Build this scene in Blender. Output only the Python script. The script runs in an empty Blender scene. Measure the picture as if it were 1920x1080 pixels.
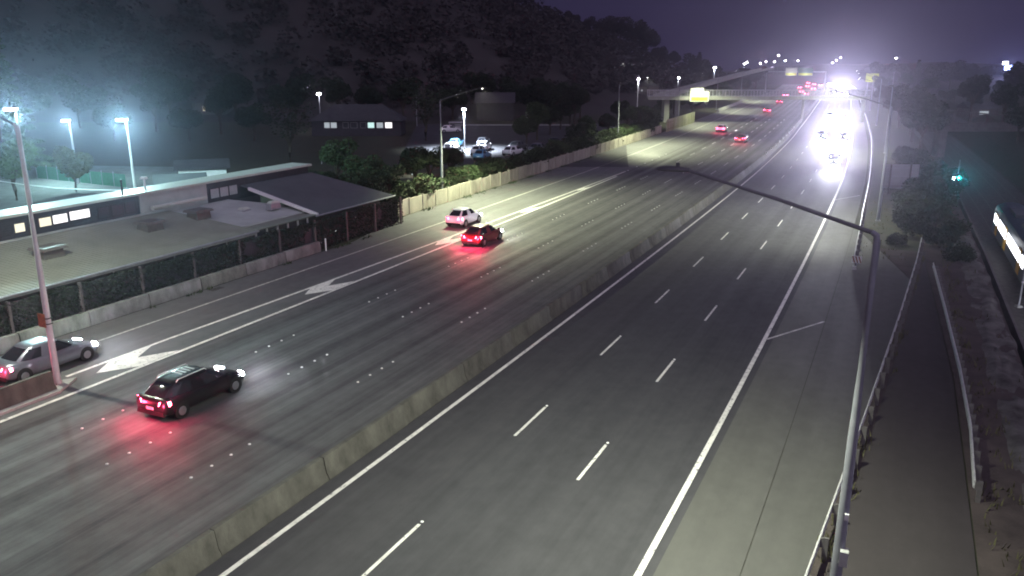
import bpy, bmesh, math, random
from mathutils import Vector, Matrix, noise
R = math.radians
random.seed(7)
sc = bpy.context.scene
COL = sc.collection

# ------------------------------------------------------------------ camera
CAM_H, PITCH, FPX = 14.0, R(15.6), 1523.0
cam_d = bpy.data.cameras.new('camera')
cam_d.sensor_width = 36.0
cam_d.lens = FPX / 1920 * 36.0
cam_d.clip_end = 4000
cam = bpy.data.objects.new('camera', cam_d)
COL.objects.link(cam)
cam.location = (0, 0, CAM_H)
cam.rotation_euler = (math.pi / 2 - PITCH, 0, 0)
sc.camera = cam

# ------------------------------------------------------------------ sky (night, city glow)
SUN_EL, SUN_ROT = R(38), R(200)
world = bpy.data.worlds.new('World')
sc.world = world
world.use_nodes = True
wn, wl = world.node_tree.nodes, world.node_tree.links
for n in list(wn):
    wn.remove(n)
wo = wn.new('ShaderNodeOutputWorld')
bg = wn.new('ShaderNodeBackground')
sky = wn.new('ShaderNodeTexSky')
sky.sky_type = 'NISHITA'
sky.sun_disc = False
sky.sun_elevation = R(3)
sky.sun_rotation = SUN_ROT
mx = wn.new('ShaderNodeMix')
mx.data_type = 'RGBA'
mx.inputs[0].default_value = 0.93
mx.inputs[7].default_value = (0.64, 0.52, 1.65, 1)
wl.new(sky.outputs[0], mx.inputs[6])
wl.new(mx.outputs[2], bg.inputs[0])
bg.inputs[1].default_value = 0.018
wl.new(bg.outputs[0], wo.inputs[0])

# faint, very soft glow of the night sky
sun_d = bpy.data.lights.new('sky_glow', 'SUN')
sun_d.energy = 0.6
sun_d.angle = R(110)
sun_d.color = (0.87, 0.73, 1.0)
sun = bpy.data.objects.new('sky_glow', sun_d)
COL.objects.link(sun)
sun.rotation_euler = (math.pi / 2 - SUN_EL, 0, R(20))

sc.view_settings.view_transform = 'Standard'
sc.view_settings.look = 'None'
sc.view_settings.exposure = 1.0
sc.view_settings.gamma = 1.0
sc.view_settings.use_curve_mapping = False
sc.render.engine = 'CYCLES'
cy = sc.cycles
cy.use_denoising = True
try:
    cy.denoiser = 'OPENIMAGEDENOISE'
except Exception:
    pass
cy.max_bounces = 4
cy.diffuse_bounces = 1
cy.glossy_bounces = 2
cy.transmission_bounces = 3
cy.volume_bounces = 0
cy.transparent_max_bounces = 6
cy.sample_clamp_indirect = 2.0
cy.sample_clamp_direct = 0.0
cy.filter_width = 1.9
cy.caustics_reflective = False
cy.caustics_refractive = False
cy.use_light_tree = True


# ------------------------------------------------------------------ the road's own coordinates
TH = R(26)
SN, CS = math.sin(TH), math.cos(TH)
KD = [(-200, 0), (-60, 0), (20, 0), (52, .35), (84, 1.0), (113, 1.9), (157, 4.1), (189, 6.3), (235, 9.6), (312, 15.4),
      (430, 24), (520, 33), (657, 50), (854, 82), (1000, 112), (1400, 214)]


def dev(s):
    for i in range(len(KD) - 1):
        if s <= KD[i + 1][0] or i == len(KD) - 2:
            (x0, y0), (x1, y1) = KD[i], KD[i + 1]
            m0 = (y1 - KD[i - 1][1]) / (x1 - KD[i - 1][0]) if i > 0 else 0
            m1 = (KD[i + 2][1] - y0) / (KD[i + 2][0] - x0) if i + 2 < len(KD) else (y1 - y0) / (x1 - x0)
            h = x1 - x0
            f = (s - x0) / h
            return ((2 * f ** 3 - 3 * f * f + 1) * y0 + (f ** 3 - 2 * f * f + f) * h * m0
                    + (-2 * f ** 3 + 3 * f * f) * y1 + (f ** 3 - f * f) * h * m1)


def ST(s, u, z=0.0):
    """s metres along the motorway, u metres to the right of the median barrier"""
    t = u - 17.1 - dev(s)
    return Vector((s * SN + t * CS, s * CS - t * SN, z))


def heading(s):
    d = ST(s + .5, 0) - ST(s - .5, 0)
    return math.atan2(d.y, d.x)


def at(px, py, z=0.0):
    """the point at height z that the photograph shows at this pixel"""
    dx, dy = (px - 960) / FPX, -(py - 540) / FPX
    c, sn = math.cos(PITCH), math.sin(PITCH)
    d = Vector((dx, c + dy * sn, -sn + dy * c))
    t = (z - CAM_H) / d.z
    return Vector((d.x * t, d.y * t, z))


def at_y(px, py, Y):
    """the point at distance Y in front of the camera"""
    dx, dy = (px - 960) / FPX, -(py - 540) / FPX
    c, sn = math.cos(PITCH), math.sin(PITCH)
    d = Vector((dx, c + dy * sn, -sn + dy * c))
    t = Y / d.y
    return Vector((d.x * t, Y, CAM_H + d.z * t))


# ------------------------------------------------------------------ mesh helpers
class MB:
    def __init__(self):
        self.v, self.f, self.uv = [], [], {}

    def add(self, vs, fs):
        o = len(self.v)
        self.v += [tuple(p) for p in vs]
        self.f += [tuple(i + o for i in f) for f in fs]
        return self

    def box(self, c, d, rz=0.0, top=1.0, M=None):
        """box with centre c, size d, turned rz, its top scaled"""
        x, y, z = d[0] / 2, d[1] / 2, d[2] / 2
        vs = [(-x, -y, -z), (x, -y, -z), (x, y, -z), (-x, y, -z),
              (-x * top, -y * top, z), (x * top, -y * top, z), (x * top, y * top, z), (-x * top, y * top, z)]
        m = Matrix.Translation(c) @ Matrix.Rotation(rz, 4, 'Z') if M is None else M
        return self.add([m @ Vector(p) for p in vs],
                        [(0, 3, 2, 1), (4, 5, 6, 7), (0, 1, 5, 4), (1, 2, 6, 5), (2, 3, 7, 6), (3, 0, 4, 7)])

    def hexa(self, b, t):
        """solid between four lower and four upper corners"""
        return self.add(list(b) + list(t),
                        [(0, 3, 2, 1), (4, 5, 6, 7), (0, 1, 5, 4), (1, 2, 6, 5), (2, 3, 7, 6), (3, 0, 4, 7)])

    def tube(self, pts, rad, n=8, cap=True):
        pts = [Vector(p) for p in pts]
        if not hasattr(rad, '__len__'):
            rad = [rad] * len(pts)
        rings = []
        for i, p in enumerate(pts):
            d = (pts[min(i + 1, len(pts) - 1)] - pts[max(i - 1, 0)]).normalized()
            a = d.cross(Vector((0, 0, 1)))
            if a.length < 1e-3:
                a = Vector((1, 0, 0))
            a.normalize()
            b = d.cross(a)
            rings.append([p + (a * math.cos(2 * math.pi * k / n) + b * math.sin(2 * math.pi * k / n)) * rad[i]
                          for k in range(n)])
        vs = [q for r in rings for q in r]
        fs = []
        for i in range(len(pts) - 1):
            for k in range(n):
                k2 = (k + 1) % n
                fs.append((i * n + k, i * n + k2, (i + 1) * n + k2, (i + 1) * n + k))
        if cap:
            fs.append(tuple(range(n))[::-1])
            fs.append(tuple((len(pts) - 1) * n + k for k in range(n)))
        return self.add(vs, fs)

    def loft(self, rings, closed=True, cap=True):
        n = len(rings[0])
        vs = [q for r in rings for q in r]
        fs = []
        for i in range(len(rings) - 1):
            for k in range(n if closed else n - 1):
                k2 = (k + 1) % n
                fs.append((i * n + k, i * n + k2, (i + 1) * n + k2, (i + 1) * n + k))
        if cap:
            fs.append(tuple(range(n))[::-1])
            fs.append(tuple((len(rings) - 1) * n + k for k in range(n)))
        return self.add(vs, fs)

    def prism(self, poly, z0, z1):
        n = len(poly)
        vs = [(p[0], p[1], z0) for p in poly] + [(p[0], p[1], z1) for p in poly]
        fs = [tuple(range(n))[::-1], tuple(range(n, 2 * n))]
        for k in range(n):
            k2 = (k + 1) % n
            fs.append((k, k2, n + k2, n + k))
        return self.add(vs, fs)

    def ellipsoid(self, c, r, nu=10, nv=6, M=None):
        rings = []
        for j in range(1, nv):
            a = math.pi * j / nv
            rings.append([Vector((r[0] * math.sin(a) * math.cos(2 * math.pi * k / nu),
                                  r[1] * math.sin(a) * math.sin(2 * math.pi * k / nu), -r[2] * math.cos(a)))
                          for k in range(nu)])
        m = Matrix.Translation(c) @ (M or Matrix())
        return self.loft([[m @ p for p in rg] for rg in rings])

    def mesh(self, name, smooth=0):
        me = bpy.data.meshes.new(name)
        me.from_pydata(self.v, [], self.f)
        if smooth:
            bm = bmesh.new()
            bm.from_mesh(me)
            bmesh.ops.recalc_face_normals(bm, faces=bm.faces)
            for f in bm.faces:
                f.smooth = True
            for e in bm.edges:
                if len(e.link_faces) == 2:
                    e.smooth = e.calc_face_angle(3.1) < R(smooth)
            bm.to_mesh(me)
            bm.free()
        me.update()
        return me


def obj(name, m, mat, parent=None, smooth=0, loc=None, rot=None):
    me = m if isinstance(m, bpy.types.Mesh) else m.mesh(name, smooth)
    if mat is not None and not me.materials:
        me.materials.append(mat)
    o = bpy.data.objects.new(name, me)
    COL.objects.link(o)
    if mat is not None and me.materials[0] != mat:
        o.material_slots[0].link = 'OBJECT'
        o.material_slots[0].material = mat
    if parent is not None:
        o.parent = parent
    if loc is not None:
        o.location = loc
    if rot is not None:
        o.rotation_euler = rot
    return o


def tag(o, label, cat, group=None, kind=None):
    if label:
        o['label'] = label
    if cat:
        o['category'] = cat
    if group:
        o['group'] = group
    if kind:
        o['kind'] = kind
    return o


def thing(name, label, cat, loc=(0, 0, 0), rz=0.0, group=None, kind=None):
    o = bpy.data.objects.new(name, None)
    o.empty_display_size = .2
    COL.objects.link(o)
    o.location = loc
    o.rotation_euler = (0, 0, rz)
    return tag(o, label, cat, group, kind)


def copy_tree(o, parent=None):
    c = o.copy()
    COL.objects.link(c)
    if parent is not None:
        c.parent = parent
    for ch in o.children:
        copy_tree(ch, c)
    return c


def light(kind, name, parent, loc, energy, color, rot=None, size=.1, cone=None, blend=.5):
    d = bpy.data.lights.new(name, kind)
    d.energy = energy
    d.color = color
    d.shadow_soft_size = size
    if kind == 'SPOT':
        d.spot_size = cone
        d.spot_blend = blend
    o = bpy.data.objects.new(name, d)
    COL.objects.link(o)
    o.parent = parent
    o.location = loc
    if rot is not None:
        o.rotation_euler = rot
    return o


# ------------------------------------------------------------------ materials
def new_mat(name):
    m = bpy.data.materials.new(name)
    m.use_nodes = True
    nt = m.node_tree
    b = nt.nodes['Principled BSDF']
    return m, nt, b


def mat(name, col, rough=.7, metal=0.0, var=.25, scale=3.0, bump=0.0, bscale=30.0, spec=.4, stretch=(1, 1, 1), col2=None):
    """base colour broken up by two sizes of noise, with fine relief"""
    m, nt, b = new_mat(name)
    N, L = nt.nodes, nt.links
    tc = N.new('ShaderNodeTexCoord')
    mp = N.new('ShaderNodeMapping')
    mp.inputs['Scale'].default_value = stretch
    L.new(tc.outputs['Object'], mp.inputs[0])
    oi = N.new('ShaderNodeObjectInfo')
    vm = N.new('ShaderNodeVectorMath')
    vm.operation = 'SCALE'
    vm.inputs[0].default_value = (53, 31, 17)
    L.new(oi.outputs['Random'], vm.inputs['Scale'])
    L.new(vm.outputs[0], mp.inputs['Location'])
    n1 = N.new('ShaderNodeTexNoise')
    n1.inputs['Scale'].default_value = scale
    n1.inputs['Detail'].default_value = 6
    n1.inputs['Roughness'].default_value = .65
    L.new(mp.outputs[0], n1.inputs[0])
    rp = N.new('ShaderNodeMapRange')
    rp.inputs[1].default_value = .3
    rp.inputs[2].default_value = .7
    L.new(n1.outputs[0], rp.inputs[0])
    mix = N.new('ShaderNodeMix')
    mix.data_type = 'RGBA'
    c2 = col2 or tuple(max(0, c * (1 + var)) for c in col)
    c1 = tuple(c * (1 - var) for c in col) if col2 is None else col
    mix.inputs[6].default_value = (*c1, 1)
    mix.inputs[7].default_value = (*c2, 1)
    L.new(rp.outputs[0], mix.inputs[0])
    L.new(mix.outputs[2], b.inputs['Base Color'])
    b.inputs['Roughness'].default_value = rough
    b.inputs['Metallic'].default_value = metal
    b.inputs['Specular IOR Level'].default_value = spec
    if bump:
        n2 = N.new('ShaderNodeTexNoise')
        n2.inputs['Scale'].default_value = bscale
        n2.inputs['Detail'].default_value = 4
        L.new(mp.outputs[0], n2.inputs[0])
        bp = N.new('ShaderNodeBump')
        bp.inputs['Strength'].default_value = bump
        bp.inputs['Distance'].default_value = .05
        L.new(n2.outputs[0], bp.inputs['Height'])
        L.new(bp.outputs[0], b.inputs['Normal'])
    return m


def emit(name, col, strength, base=(.5, .5, .5), sampled=False):
    m, nt, b = new_mat(name)
    b.inputs['Base Color'].default_value = (*base, 1)
    b.inputs['Emission Color'].default_value = (*col, 1)
    b.inputs['Emission Strength'].default_value = strength
    if not sampled:
        try:
            m.cycles.emission_sampling = 'NONE'
        except Exception:
            pass
    return m


def asphalt(name, dark, pale, streak, rough=.55, fine=38.0):
    """worn asphalt: long streaks left by the tyres, blotches and grit; UV = metres across, metres along"""
    m, nt, b = new_mat(name)
    N, L = nt.nodes, nt.links
    uv = N.new('ShaderNodeUVMap')
    uv.uv_map = 'UVMap'

    def nz(scale, vec, det=5, ro=.6):
        mp = N.new('ShaderNodeMapping')
        mp.inputs['Scale'].default_value = vec
        L.new(uv.outputs[0], mp.inputs[0])
        n = N.new('ShaderNodeTexNoise')
        n.inputs['Scale'].default_value = scale
        n.inputs['Detail'].default_value = det
        n.inputs['Roughness'].default_value = ro
        L.new(mp.outputs[0], n.inputs[0])
        return n.outputs[0]

    def math_(op, a, bb=None, c=None):
        n = N.new('ShaderNodeMath')
        n.operation = op
        for i, x in enumerate((a, bb, c)):
            if x is None:
                continue
            if isinstance(x, (int, float)):
                n.inputs[i].default_value = x
            else:
                L.new(x, n.inputs[i])
        return n.outputs[0]
    sep = N.new('ShaderNodeSeparateXYZ')
    L.new(uv.outputs[0], sep.inputs[0])
    # two wheel tracks to each 3.45 m lane
    lane = math_('MULTIPLY', math_('ADD', sep.outputs[0], .75), 2 * math.pi * 2 / 3.47)
    track = math_('MULTIPLY', math_('SINE', lane), .16 * streak)
    st1 = math_('MULTIPLY', math_('SUBTRACT', nz(1.0, (1.5, .012, 1)), .5), 1.5 * streak)
    st2 = math_('MULTIPLY', math_('SUBTRACT', nz(1.0, (5, .03, 1)), .5), .8 * streak)
    blot = math_('ADD', math_('MULTIPLY', math_('SUBTRACT', nz(.35, (1, .4, 1), 6, .7), .5), .9), math_('MULTIPLY', math_('SUBTRACT', nz(1.7, (1, .7, 1), 4, .6), .5), .7))
    grit = math_('MULTIPLY', math_('SUBTRACT', nz(fine, (1, 1, 1), 3, .8), .5), .9)
    tot = math_('ADD', math_('ADD', math_('ADD', track, st1), math_('ADD', st2, blot)), math_('ADD', grit, .5))
    cl = N.new('ShaderNodeClamp')
    L.new(tot, cl.inputs[0])
    mix = N.new('ShaderNodeMix')
    mix.data_type = 'RGBA'
    mix.inputs[6].default_value = (*dark, 1)
    mix.inputs[7].default_value = (*pale, 1)
    L.new(cl.outputs[0], mix.inputs[0])
    L.new(mix.outputs[2], b.inputs['Base Color'])
    rr = N.new('ShaderNodeMapRange')
    rr.inputs[3].default_value = rough + .12
    rr.inputs[4].default_value = rough - .1
    L.new(cl.outputs[0], rr.inputs[0])
    L.new(rr.outputs[0], b.inputs['Roughness'])
    b.inputs['Specular IOR Level'].default_value = .45
    bp = N.new('ShaderNodeBump')
    bp.inputs['Strength'].default_value = .35
    bp.inputs['Distance'].default_value = .01
    L.new(nz(60, (1, 1, 1), 3), bp.inputs['Height'])
    L.new(bp.outputs[0], b.inputs['Normal'])
    return m


M = {}
M['asphalt_left'] = asphalt('asphalt_streaked', (.040, .039, .043), (.118, .117, .12), 1.1, .7)
M['asphalt_right'] = asphalt('asphalt_dark', (.032, .032, .036), (.072, .071, .076), .5, .72)
M['asphalt_slip'] = asphalt('asphalt_chipseal', (.085, .086, .088), (.145, .147, .148), .35, .62)  # chip-seal; lamplight on the ramp is also put into its paler grey
M['asphalt_shoulder'] = asphalt('asphalt_shoulder', (.072, .072, .066), (.118, .118, .106), .3, .62)
M['asphalt_path'] = asphalt('asphalt_path', (.032, .028, .028), (.055, .048, .047), .2, .8)
M['paint'] = mat('road_paint', (.74, .73, .68), .55, var=.2, scale=2.5, bump=.1, bscale=60)


def wear(m, scale, amount, under):
    """rub the paint through to the asphalt in ragged patches"""
    nt = m.node_tree
    N, L = nt.nodes, nt.links
    b = N['Principled BSDF']
    src = b.inputs['Base Color'].links[0].from_socket
    tc = N.new('ShaderNodeTexCoord')
    n = N.new('ShaderNodeTexNoise')
    n.inputs['Scale'].default_value = scale
    n.inputs['Detail'].default_value = 8
    n.inputs['Roughness'].default_value = .75
    L.new(tc.outputs['Object'], n.inputs[0])
    r = N.new('ShaderNodeMapRange')
    r.inputs[1].default_value = amount
    r.inputs[2].default_value = amount + .07
    L.new(n.outputs[0], r.inputs[0])
    x = N.new('ShaderNodeMix')
    x.data_type = 'RGBA'
    L.new(r.outputs[0], x.inputs[0])
    L.new(src, x.inputs[6])
    x.inputs[7].default_value = (*under, 1)
    L.new(x.outputs[2], b.inputs['Base Color'])


wear(M['paint'], 4.0, .555, (.2, .2, .195))
M['paint_worn'] = mat('road_paint_worn', (.52, .52, .48), .6, var=.5, scale=5, stretch=(1, 1, 1))
M['stud'] = mat('ceramic_white', (.85, .85, .82), .25, var=.03)
M['concrete'] = mat('barrier_concrete', (.085, .082, .069), .8, var=.45, scale=1.4, bump=.25, bscale=14, stretch=(1, 1, .5))
M['concrete_pale'] = mat('pale_concrete', (.34, .35, .33), .75, var=.2, scale=1.2, bump=.15, bscale=14)
M['concrete_wall'] = mat('wall_concrete', (.36, .34, .28), .8, var=.28, scale=1.0, bump=.2, bscale=10, stretch=(1, 1, .4))
M['low_wall'] = mat('low_wall_concrete', (.17, .18, .175), .85, var=.5, scale=1.1, bump=.3, bscale=9, stretch=(1, 1, .5))
M['low_wall2'] = mat('low_wall_concrete_mossy', (.15, .165, .145), .85, var=.55, scale=1.3, bump=.3, bscale=9, stretch=(1, 1, .5))
M['concrete_bridge'] = mat('bridge_concrete', (.25, .26, .23), .75, var=.15, scale=.5)
M['galv'] = mat('galvanised_steel', (.66, .66, .66), .45, metal=.3, var=.15, scale=4)
M['galv_dull'] = mat('galvanised_dull', (.38, .39, .42), .55, metal=.5, var=.2, scale=2)
M['pole_grey'] = mat('pole_weathered_grey', (.22, .23, .26), .6, metal=.3, var=.15, scale=2)
M['pole_pale'] = mat('pole_pale_grey', (.50, .52, .53), .55, metal=.2, var=.12, scale=2)
M['pole_white'] = mat('pole_paint_white', (.72, .74, .74), .5, var=.08)
M['arm'] = mat('arm_shaded', (.13, .13, .14), .7, metal=.3, var=.2)  # darker than the pole: shade on the unlit arm put into the colour
M['post_dark'] = mat('post_steel', (.14, .135, .13), .65, metal=.3, var=.3)
M['lamp_body'] = mat('lamp_housing', (.10, .10, .105), .5, metal=.4, var=.12)
M['grass'] = mat('verge_grass', (.022, .030, .014), .95, var=.5, scale=.9, bump=.6, bscale=12, col2=(.050, .045, .028))
M['earth'] = mat('bare_earth', (.040, .032, .030), .95, col2=(.085, .070, .062), scale=.8, bump=.5, bscale=9)
M['hill'] = mat('hill_grass', (.040, .036, .034), 1.0, var=.4, scale=.05)
M['foliage'] = mat('foliage_dark', (.020, .030, .014), .75, var=.55, scale=1.3, spec=.25)
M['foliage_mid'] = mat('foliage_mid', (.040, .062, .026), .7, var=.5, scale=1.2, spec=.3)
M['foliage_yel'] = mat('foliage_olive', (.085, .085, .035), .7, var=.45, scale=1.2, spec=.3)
M['foliage_lit'] = mat('foliage_lit', (.070, .110, .042), .65, var=.4, scale=1.2, spec=.3)  # brightened leaves: floodlight on the yard tree put into the colour
M['foliage_far'] = mat('foliage_far', (.046, .041, .039), .9, var=.25, scale=.2, spec=.1)
M['ivy'] = mat('ivy_leaf', (.013, .022, .013), .6, var=.5, scale=2.0, spec=.35)
M['bark'] = mat('bark', (.06, .048, .036), .9, var=.4, scale=6, bump=.5, bscale=20)
M['roof_tan'] = mat('roof_sheet_tan', (.20, .215, .18), .6, var=.14, scale=.7, spec=.4)
M['roof_grey'] = mat('roof_sheet_grey', (.085, .095, .10), .6, var=.16, scale=.6)
M['roof_pale'] = mat('roof_membrane_pale', (.42, .46, .44), .6, var=.16, scale=.7)
M['roof_white'] = mat('roof_capping_white', (.50, .54, .48), .5, var=.1, scale=1)
M['roof_dark'] = mat('roof_tile_dark', (.05, .052, .056), .75, var=.3, scale=1)
M['board_dark'] = mat('weatherboard_dark', (.045, .042, .05), .7, var=.25, scale=2)
M['board_pale'] = mat('weatherboard_pale', (.42, .42, .43), .7, var=.15, scale=1.5)
M['brick_dull'] = mat('wall_dull', (.11, .10, .10), .85, var=.25, scale=1.2)
M['white_board'] = mat('white_trim', (.74, .74, .74), .55, var=.1)
M['vent'] = mat('vent_metal', (.16, .155, .14), .55, metal=.3, var=.2)
M['sign_back'] = mat('sign_back_aluminium', (.34, .35, .36), .5, metal=.5, var=.12, scale=1)
M['sign_white'] = mat('sign_sheet_white', (.55, .56, .53), .4, var=.03)
M['sign_yellow'] = mat('sign_sheet_yellow', (.42, .46, .05), .4, var=.04)
M['sign_green'] = mat('sign_sheet_green', (.10, .20, .14), .4, var=.05)
M['sign_ink'] = mat('sign_ink', (.05, .06, .05), .5, var=.02)
M['rubber'] = mat('tyre_rubber', (.012, .012, .012), .85, var=.1)
M['rim'] = mat('alloy_rim', (.42, .42, .44), .35, metal=.85, var=.05)
M['trim'] = mat('black_trim', (.012, .012, .013), .5, var=.1)
M['plate'] = mat('number_plate', (.75, .75, .74), .4, var=.02)
M['rail_steel'] = mat('rail_steel', (.06, .055, .05), .6, metal=.4, var=.2)
M['ballast'] = mat('ballast', (.07, .065, .062), .95, var=.5, scale=3, bump=.8, bscale=8)
M['rock'] = mat('pale_rock', (.035, .032, .028), .95, col2=(.17, .17, .15), var=.5, scale=.8, bump=.8, bscale=3)
M['train'] = mat('train_paint_blue_grey', (.05, .06, .085), .4, metal=.2, var=.12)
M['train_roof'] = mat('train_roof_grey', (.09, .095, .11), .6, var=.2)
M['train_yellow'] = mat('train_door_yellow', (.75, .42, .04), .45, var=.06)
M['orange'] = mat('rust_orange_sheet', (.22, .11, .05), .7, var=.5, scale=8)


def glass(name, tint=(.02, .022, .026)):
    m, nt, b = new_mat(name)
    b.inputs['Base Color'].default_value = (*tint, 1)
    b.inputs['Roughness'].default_value = .06
    b.inputs['Specular IOR Level'].default_value = .6
    return m


M['glass'] = glass('tinted_glass')
M['pane'] = mat('window_glass', (.03, .034, .04), .35, var=.1)


def paint(name, col, rough=.3, metal=.3):
    m, nt, b = new_mat(name)
    b.inputs['Base Color'].default_value = (*col, 1)
    b.inputs['Roughness'].default_value = rough
    b.inputs['Metallic'].default_value = metal
    b.inputs['Coat Weight'].default_value = .5
    b.inputs['Coat Roughness'].default_value = .08
    return m


M['car_black'] = paint('car_paint_black', (.012, .012, .014))
M['car_silver'] = paint('car_paint_silver', (.22, .23, .27), .32, .6)
M['car_white'] = paint('car_paint_white', (.78, .78, .78), .3, .0)
M['car_red'] = paint('car_paint_dark_red', (.10, .012, .016))
M['car_grey'] = paint('car_paint_grey', (.10, .105, .115))
M['car_blue'] = paint('car_paint_blue', (.10, .28, .45))
M['tail'] = emit('tail_lamp_lit', (1, .05, .12), 70, (.4, .02, .03))
M['tail_off'] = paint('tail_lamp_unlit', (.25, .01, .015), .2, 0)
M['amber'] = emit('indicator_amber', (1, .38, .05), 18, (.5, .2, .02))
M['head'] = emit('head_lamp_lit', (.90, .92, 1), 420, (.8, .8, .8))
M['head_off'] = paint('head_lamp_unlit', (.5, .52, .55), .15, 0)
M['lamp_led'] = emit('street_lamp_led', (1, .98, .86), 40)
M['flood_led'] = emit('flood_lamp_led', (.78, .95, 1), 160)
M['far_lamp'] = emit('far_lamp_lit', (.95, .93, 1), 45)
M['win_warm'] = emit('window_lit_warm', (1, .90, .58), .5)
M['win_cool'] = emit('window_lit_cool', (1, .96, .95), .75)
M['win_dim'] = emit('window_lit_dim', (.72, .86, .88), .22)
M['win_teal'] = emit('window_lit_teal', (.55, .86, .80), .55)
M['train_win'] = emit('train_window_lit', (.90, .93, 1), 2.6)
M['signal_green'] = emit('signal_green_lit', (.01, .70, .66), 120)
M['sign_blue'] = emit('lit_sign_blue', (.25, .4, 1), 12)
M['sign_lit'] = emit('lit_sign_white', (.9, .9, 1), 12)


# ------------------------------------------------------------------ ground and roads
def strip(name, fu0, fu1, s0, s1, step, z, m, parent=None, nu=1, label=None):
    """a sheet along the road between two offsets"""
    a = fu0 if callable(fu0) else (lambda s, k=fu0: k)
    bb = fu1 if callable(fu1) else (lambda s, k=fu1: k)
    n = max(1, int(round((s1 - s0) / step)))
    me = bpy.data.meshes.new(name)
    vs, fs, uvs = [], [], []
    for i in range(n + 1):
        s = s0 + (s1 - s0) * i / n
        for j in range(nu + 1):
            u = a(s) + (bb(s) - a(s)) * j / nu
            vs.append(ST(s, u, z))
            uvs.append((u, s))
    for i in range(n):
        for j in range(nu):
            k = i * (nu + 1) + j
            fs.append((k, k + 1, k + nu + 2, k + nu + 1))
    me.from_pydata(vs, [], fs)
    uvl = me.uv_layers.new(name='UVMap')
    for lp in me.loops:
        uvl.data[lp.index].uv = uvs[lp.vertex_index]
    me.update()
    return obj(name, me, m, parent)


def hill_h(x, y):
    ks = [(-700, 70), (-300, 84), (-120, 78), (-40, 62), (0, 44), (34, 25), (66, 17), (98, 13), (120, 5), (138, 0), (5000, 0)]
    a = 0
    for (x0, y0), (x1, y1) in zip(ks, ks[1:]):
        if x0 <= x <= x1:
            f = (x - x0) / (x1 - x0)
            a = y0 + (y1 - y0) * f
    if y < 430:
        g = max(0.0, (y - 190) / 240.0)
        g = g * g * (3 - 2 * g)
    else:
        g = math.exp(-((y - 430) / 200.0) ** 2)
    t = x * CS - y * SN
    s = x * SN + y * CS
    u = t + 17.1 + dev(s)
    k = max(0.0, min(1.0, (-36 - u) / 60))
    return a * g * k * k * (3 - 2 * k)


US = [-900, -600, -400, -250, -150, -90, -60, -45, -36, -30, -26, -24, -22, -10, 0, 12, 15, 18, 21, 23.3, 23.6, 25, 34, 35, 37, 42, 60,
      90, 140, 220, 340, 520, 760]


def ground_z(u):
    if u <= 23.35:
        return -.03
    if u <= 34:
        return -3.0
    return min(1.2, -3.0 + (u - 34) * .7)


vs, fs = [], []
SS = [-110, -40, 0, 20, 40, 60, 80, 100, 130, 170, 220, 280, 350, 430, 520, 640, 800, 1000, 1250]
for s in SS:
    for u in US:
        vs.append(ST(s, u, ground_z(u)))
nu = len(US)
for i in range(len(SS) - 1):
    for j in range(nu - 1):
        k = i * nu + j
        fs.append((k, k + 1, k + nu + 1, k + nu))
ground = obj('ground', MB().add(vs, fs), M['grass'])
tag(ground, 'dark grassy ground on both sides of the motorway', 'ground', kind='structure')

# hill behind the houses
vs, fs = [], []
XS = [-640 + 20 * i for i in range(40)]
YS = [190 + 15 * i for i in range(36)]
for y in YS:
    for x in XS:
        h = hill_h(x, y)
        vs.append((x, y, h + (2.2 * noise.noise(Vector((x * .02, y * .02, 0))) if h > 3 else 0) - .4))
nx = len(XS)
for j in range(len(YS) - 1):
    for i in range(nx - 1):
        k = j * nx + i
        fs.append((k, k + 1, k + nx + 1, k + nx))
hill = obj('hill', MB().add(vs, fs), M['hill'], smooth=60)
tag(hill, 'dark wooded hill rising behind the buildings', 'hill', kind='structure')

# distant rise that closes the horizon on the other side of the railway
vs, fs = [], []
for i in range(41):
    x = 150 + i * 16
    for j, (y, h) in enumerate(((520, -.2), (600, 9), (680, 15), (800, 16), (950, 0))):
        vs.append((x + (y - 520) * .35, y, h * (.75 + .35 * noise.noise(Vector((x * .011, 3.3, 0)))) - .3))
for i in range(40):
    for j in range(4):
        k = i * 5 + j
        fs.append((k, k + 1, k + 6, k + 5))
rise = obj('far_hill', MB().add(vs, fs), M['hill'], smooth=60)
tag(rise, 'low dark rise along the horizon beyond the railway', 'hill', kind='structure')

road_l = strip('road_lanes_outbound', -14.75, -.3, -60, 1100, 4, .0, M['asphalt_left'], nu=2)
tag(road_l, 'four outbound motorway lanes streaked by tyres', 'road', kind='structure')
road_r = strip('road_lanes_inbound', .3, 11.95, -60, 1100, 4, .0, M['asphalt_right'], nu=2)
tag(road_r, 'three inbound motorway lanes of dark asphalt', 'road', kind='structure')


def slip_edge(s):
    return -22.1 if s < 52 else max(-24.4, -22.1 - (s - 52) * .23)


slip = strip('slip_road', slip_edge, -14.75, -60, 1100, 4, .004, M['asphalt_slip'])
tag(slip, 'pale on-ramp lane and shoulder beside the outbound lanes', 'road', kind='structure')


def near_rail_u(s):
    return 15.9 + (s - 20.4) * .0715


shoulder = strip('road_shoulder', 11.95, 14.15, -60, 1100, 4, .004, M['asphalt_shoulder'])
tag(shoulder, 'paved shoulder beside the inbound lanes', 'road', kind='structure')
shoulder2 = strip('hard_shoulder_widening', 14.17, lambda s: max(14.4, min(18.6, near_rail_u(s) - .1)) if s < 58 else max(14.45, 18.6 - (s - 58) * .24),
                  -30, 76, 2, .008, M['asphalt_shoulder'])
tag(shoulder2, 'widened shoulder pavement behind the seam in the asphalt', 'road', kind='structure')
path = strip('access_path', lambda s: near_rail_u(s) + .35, lambda s: 20.2 if s < 40 else max(19.4, 20.2 - (s - 40) * .03), -20, 68, 2, .006, M['asphalt_path'])
tag(path, 'narrow dark access path between two guardrails', 'path', kind='structure')

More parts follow.
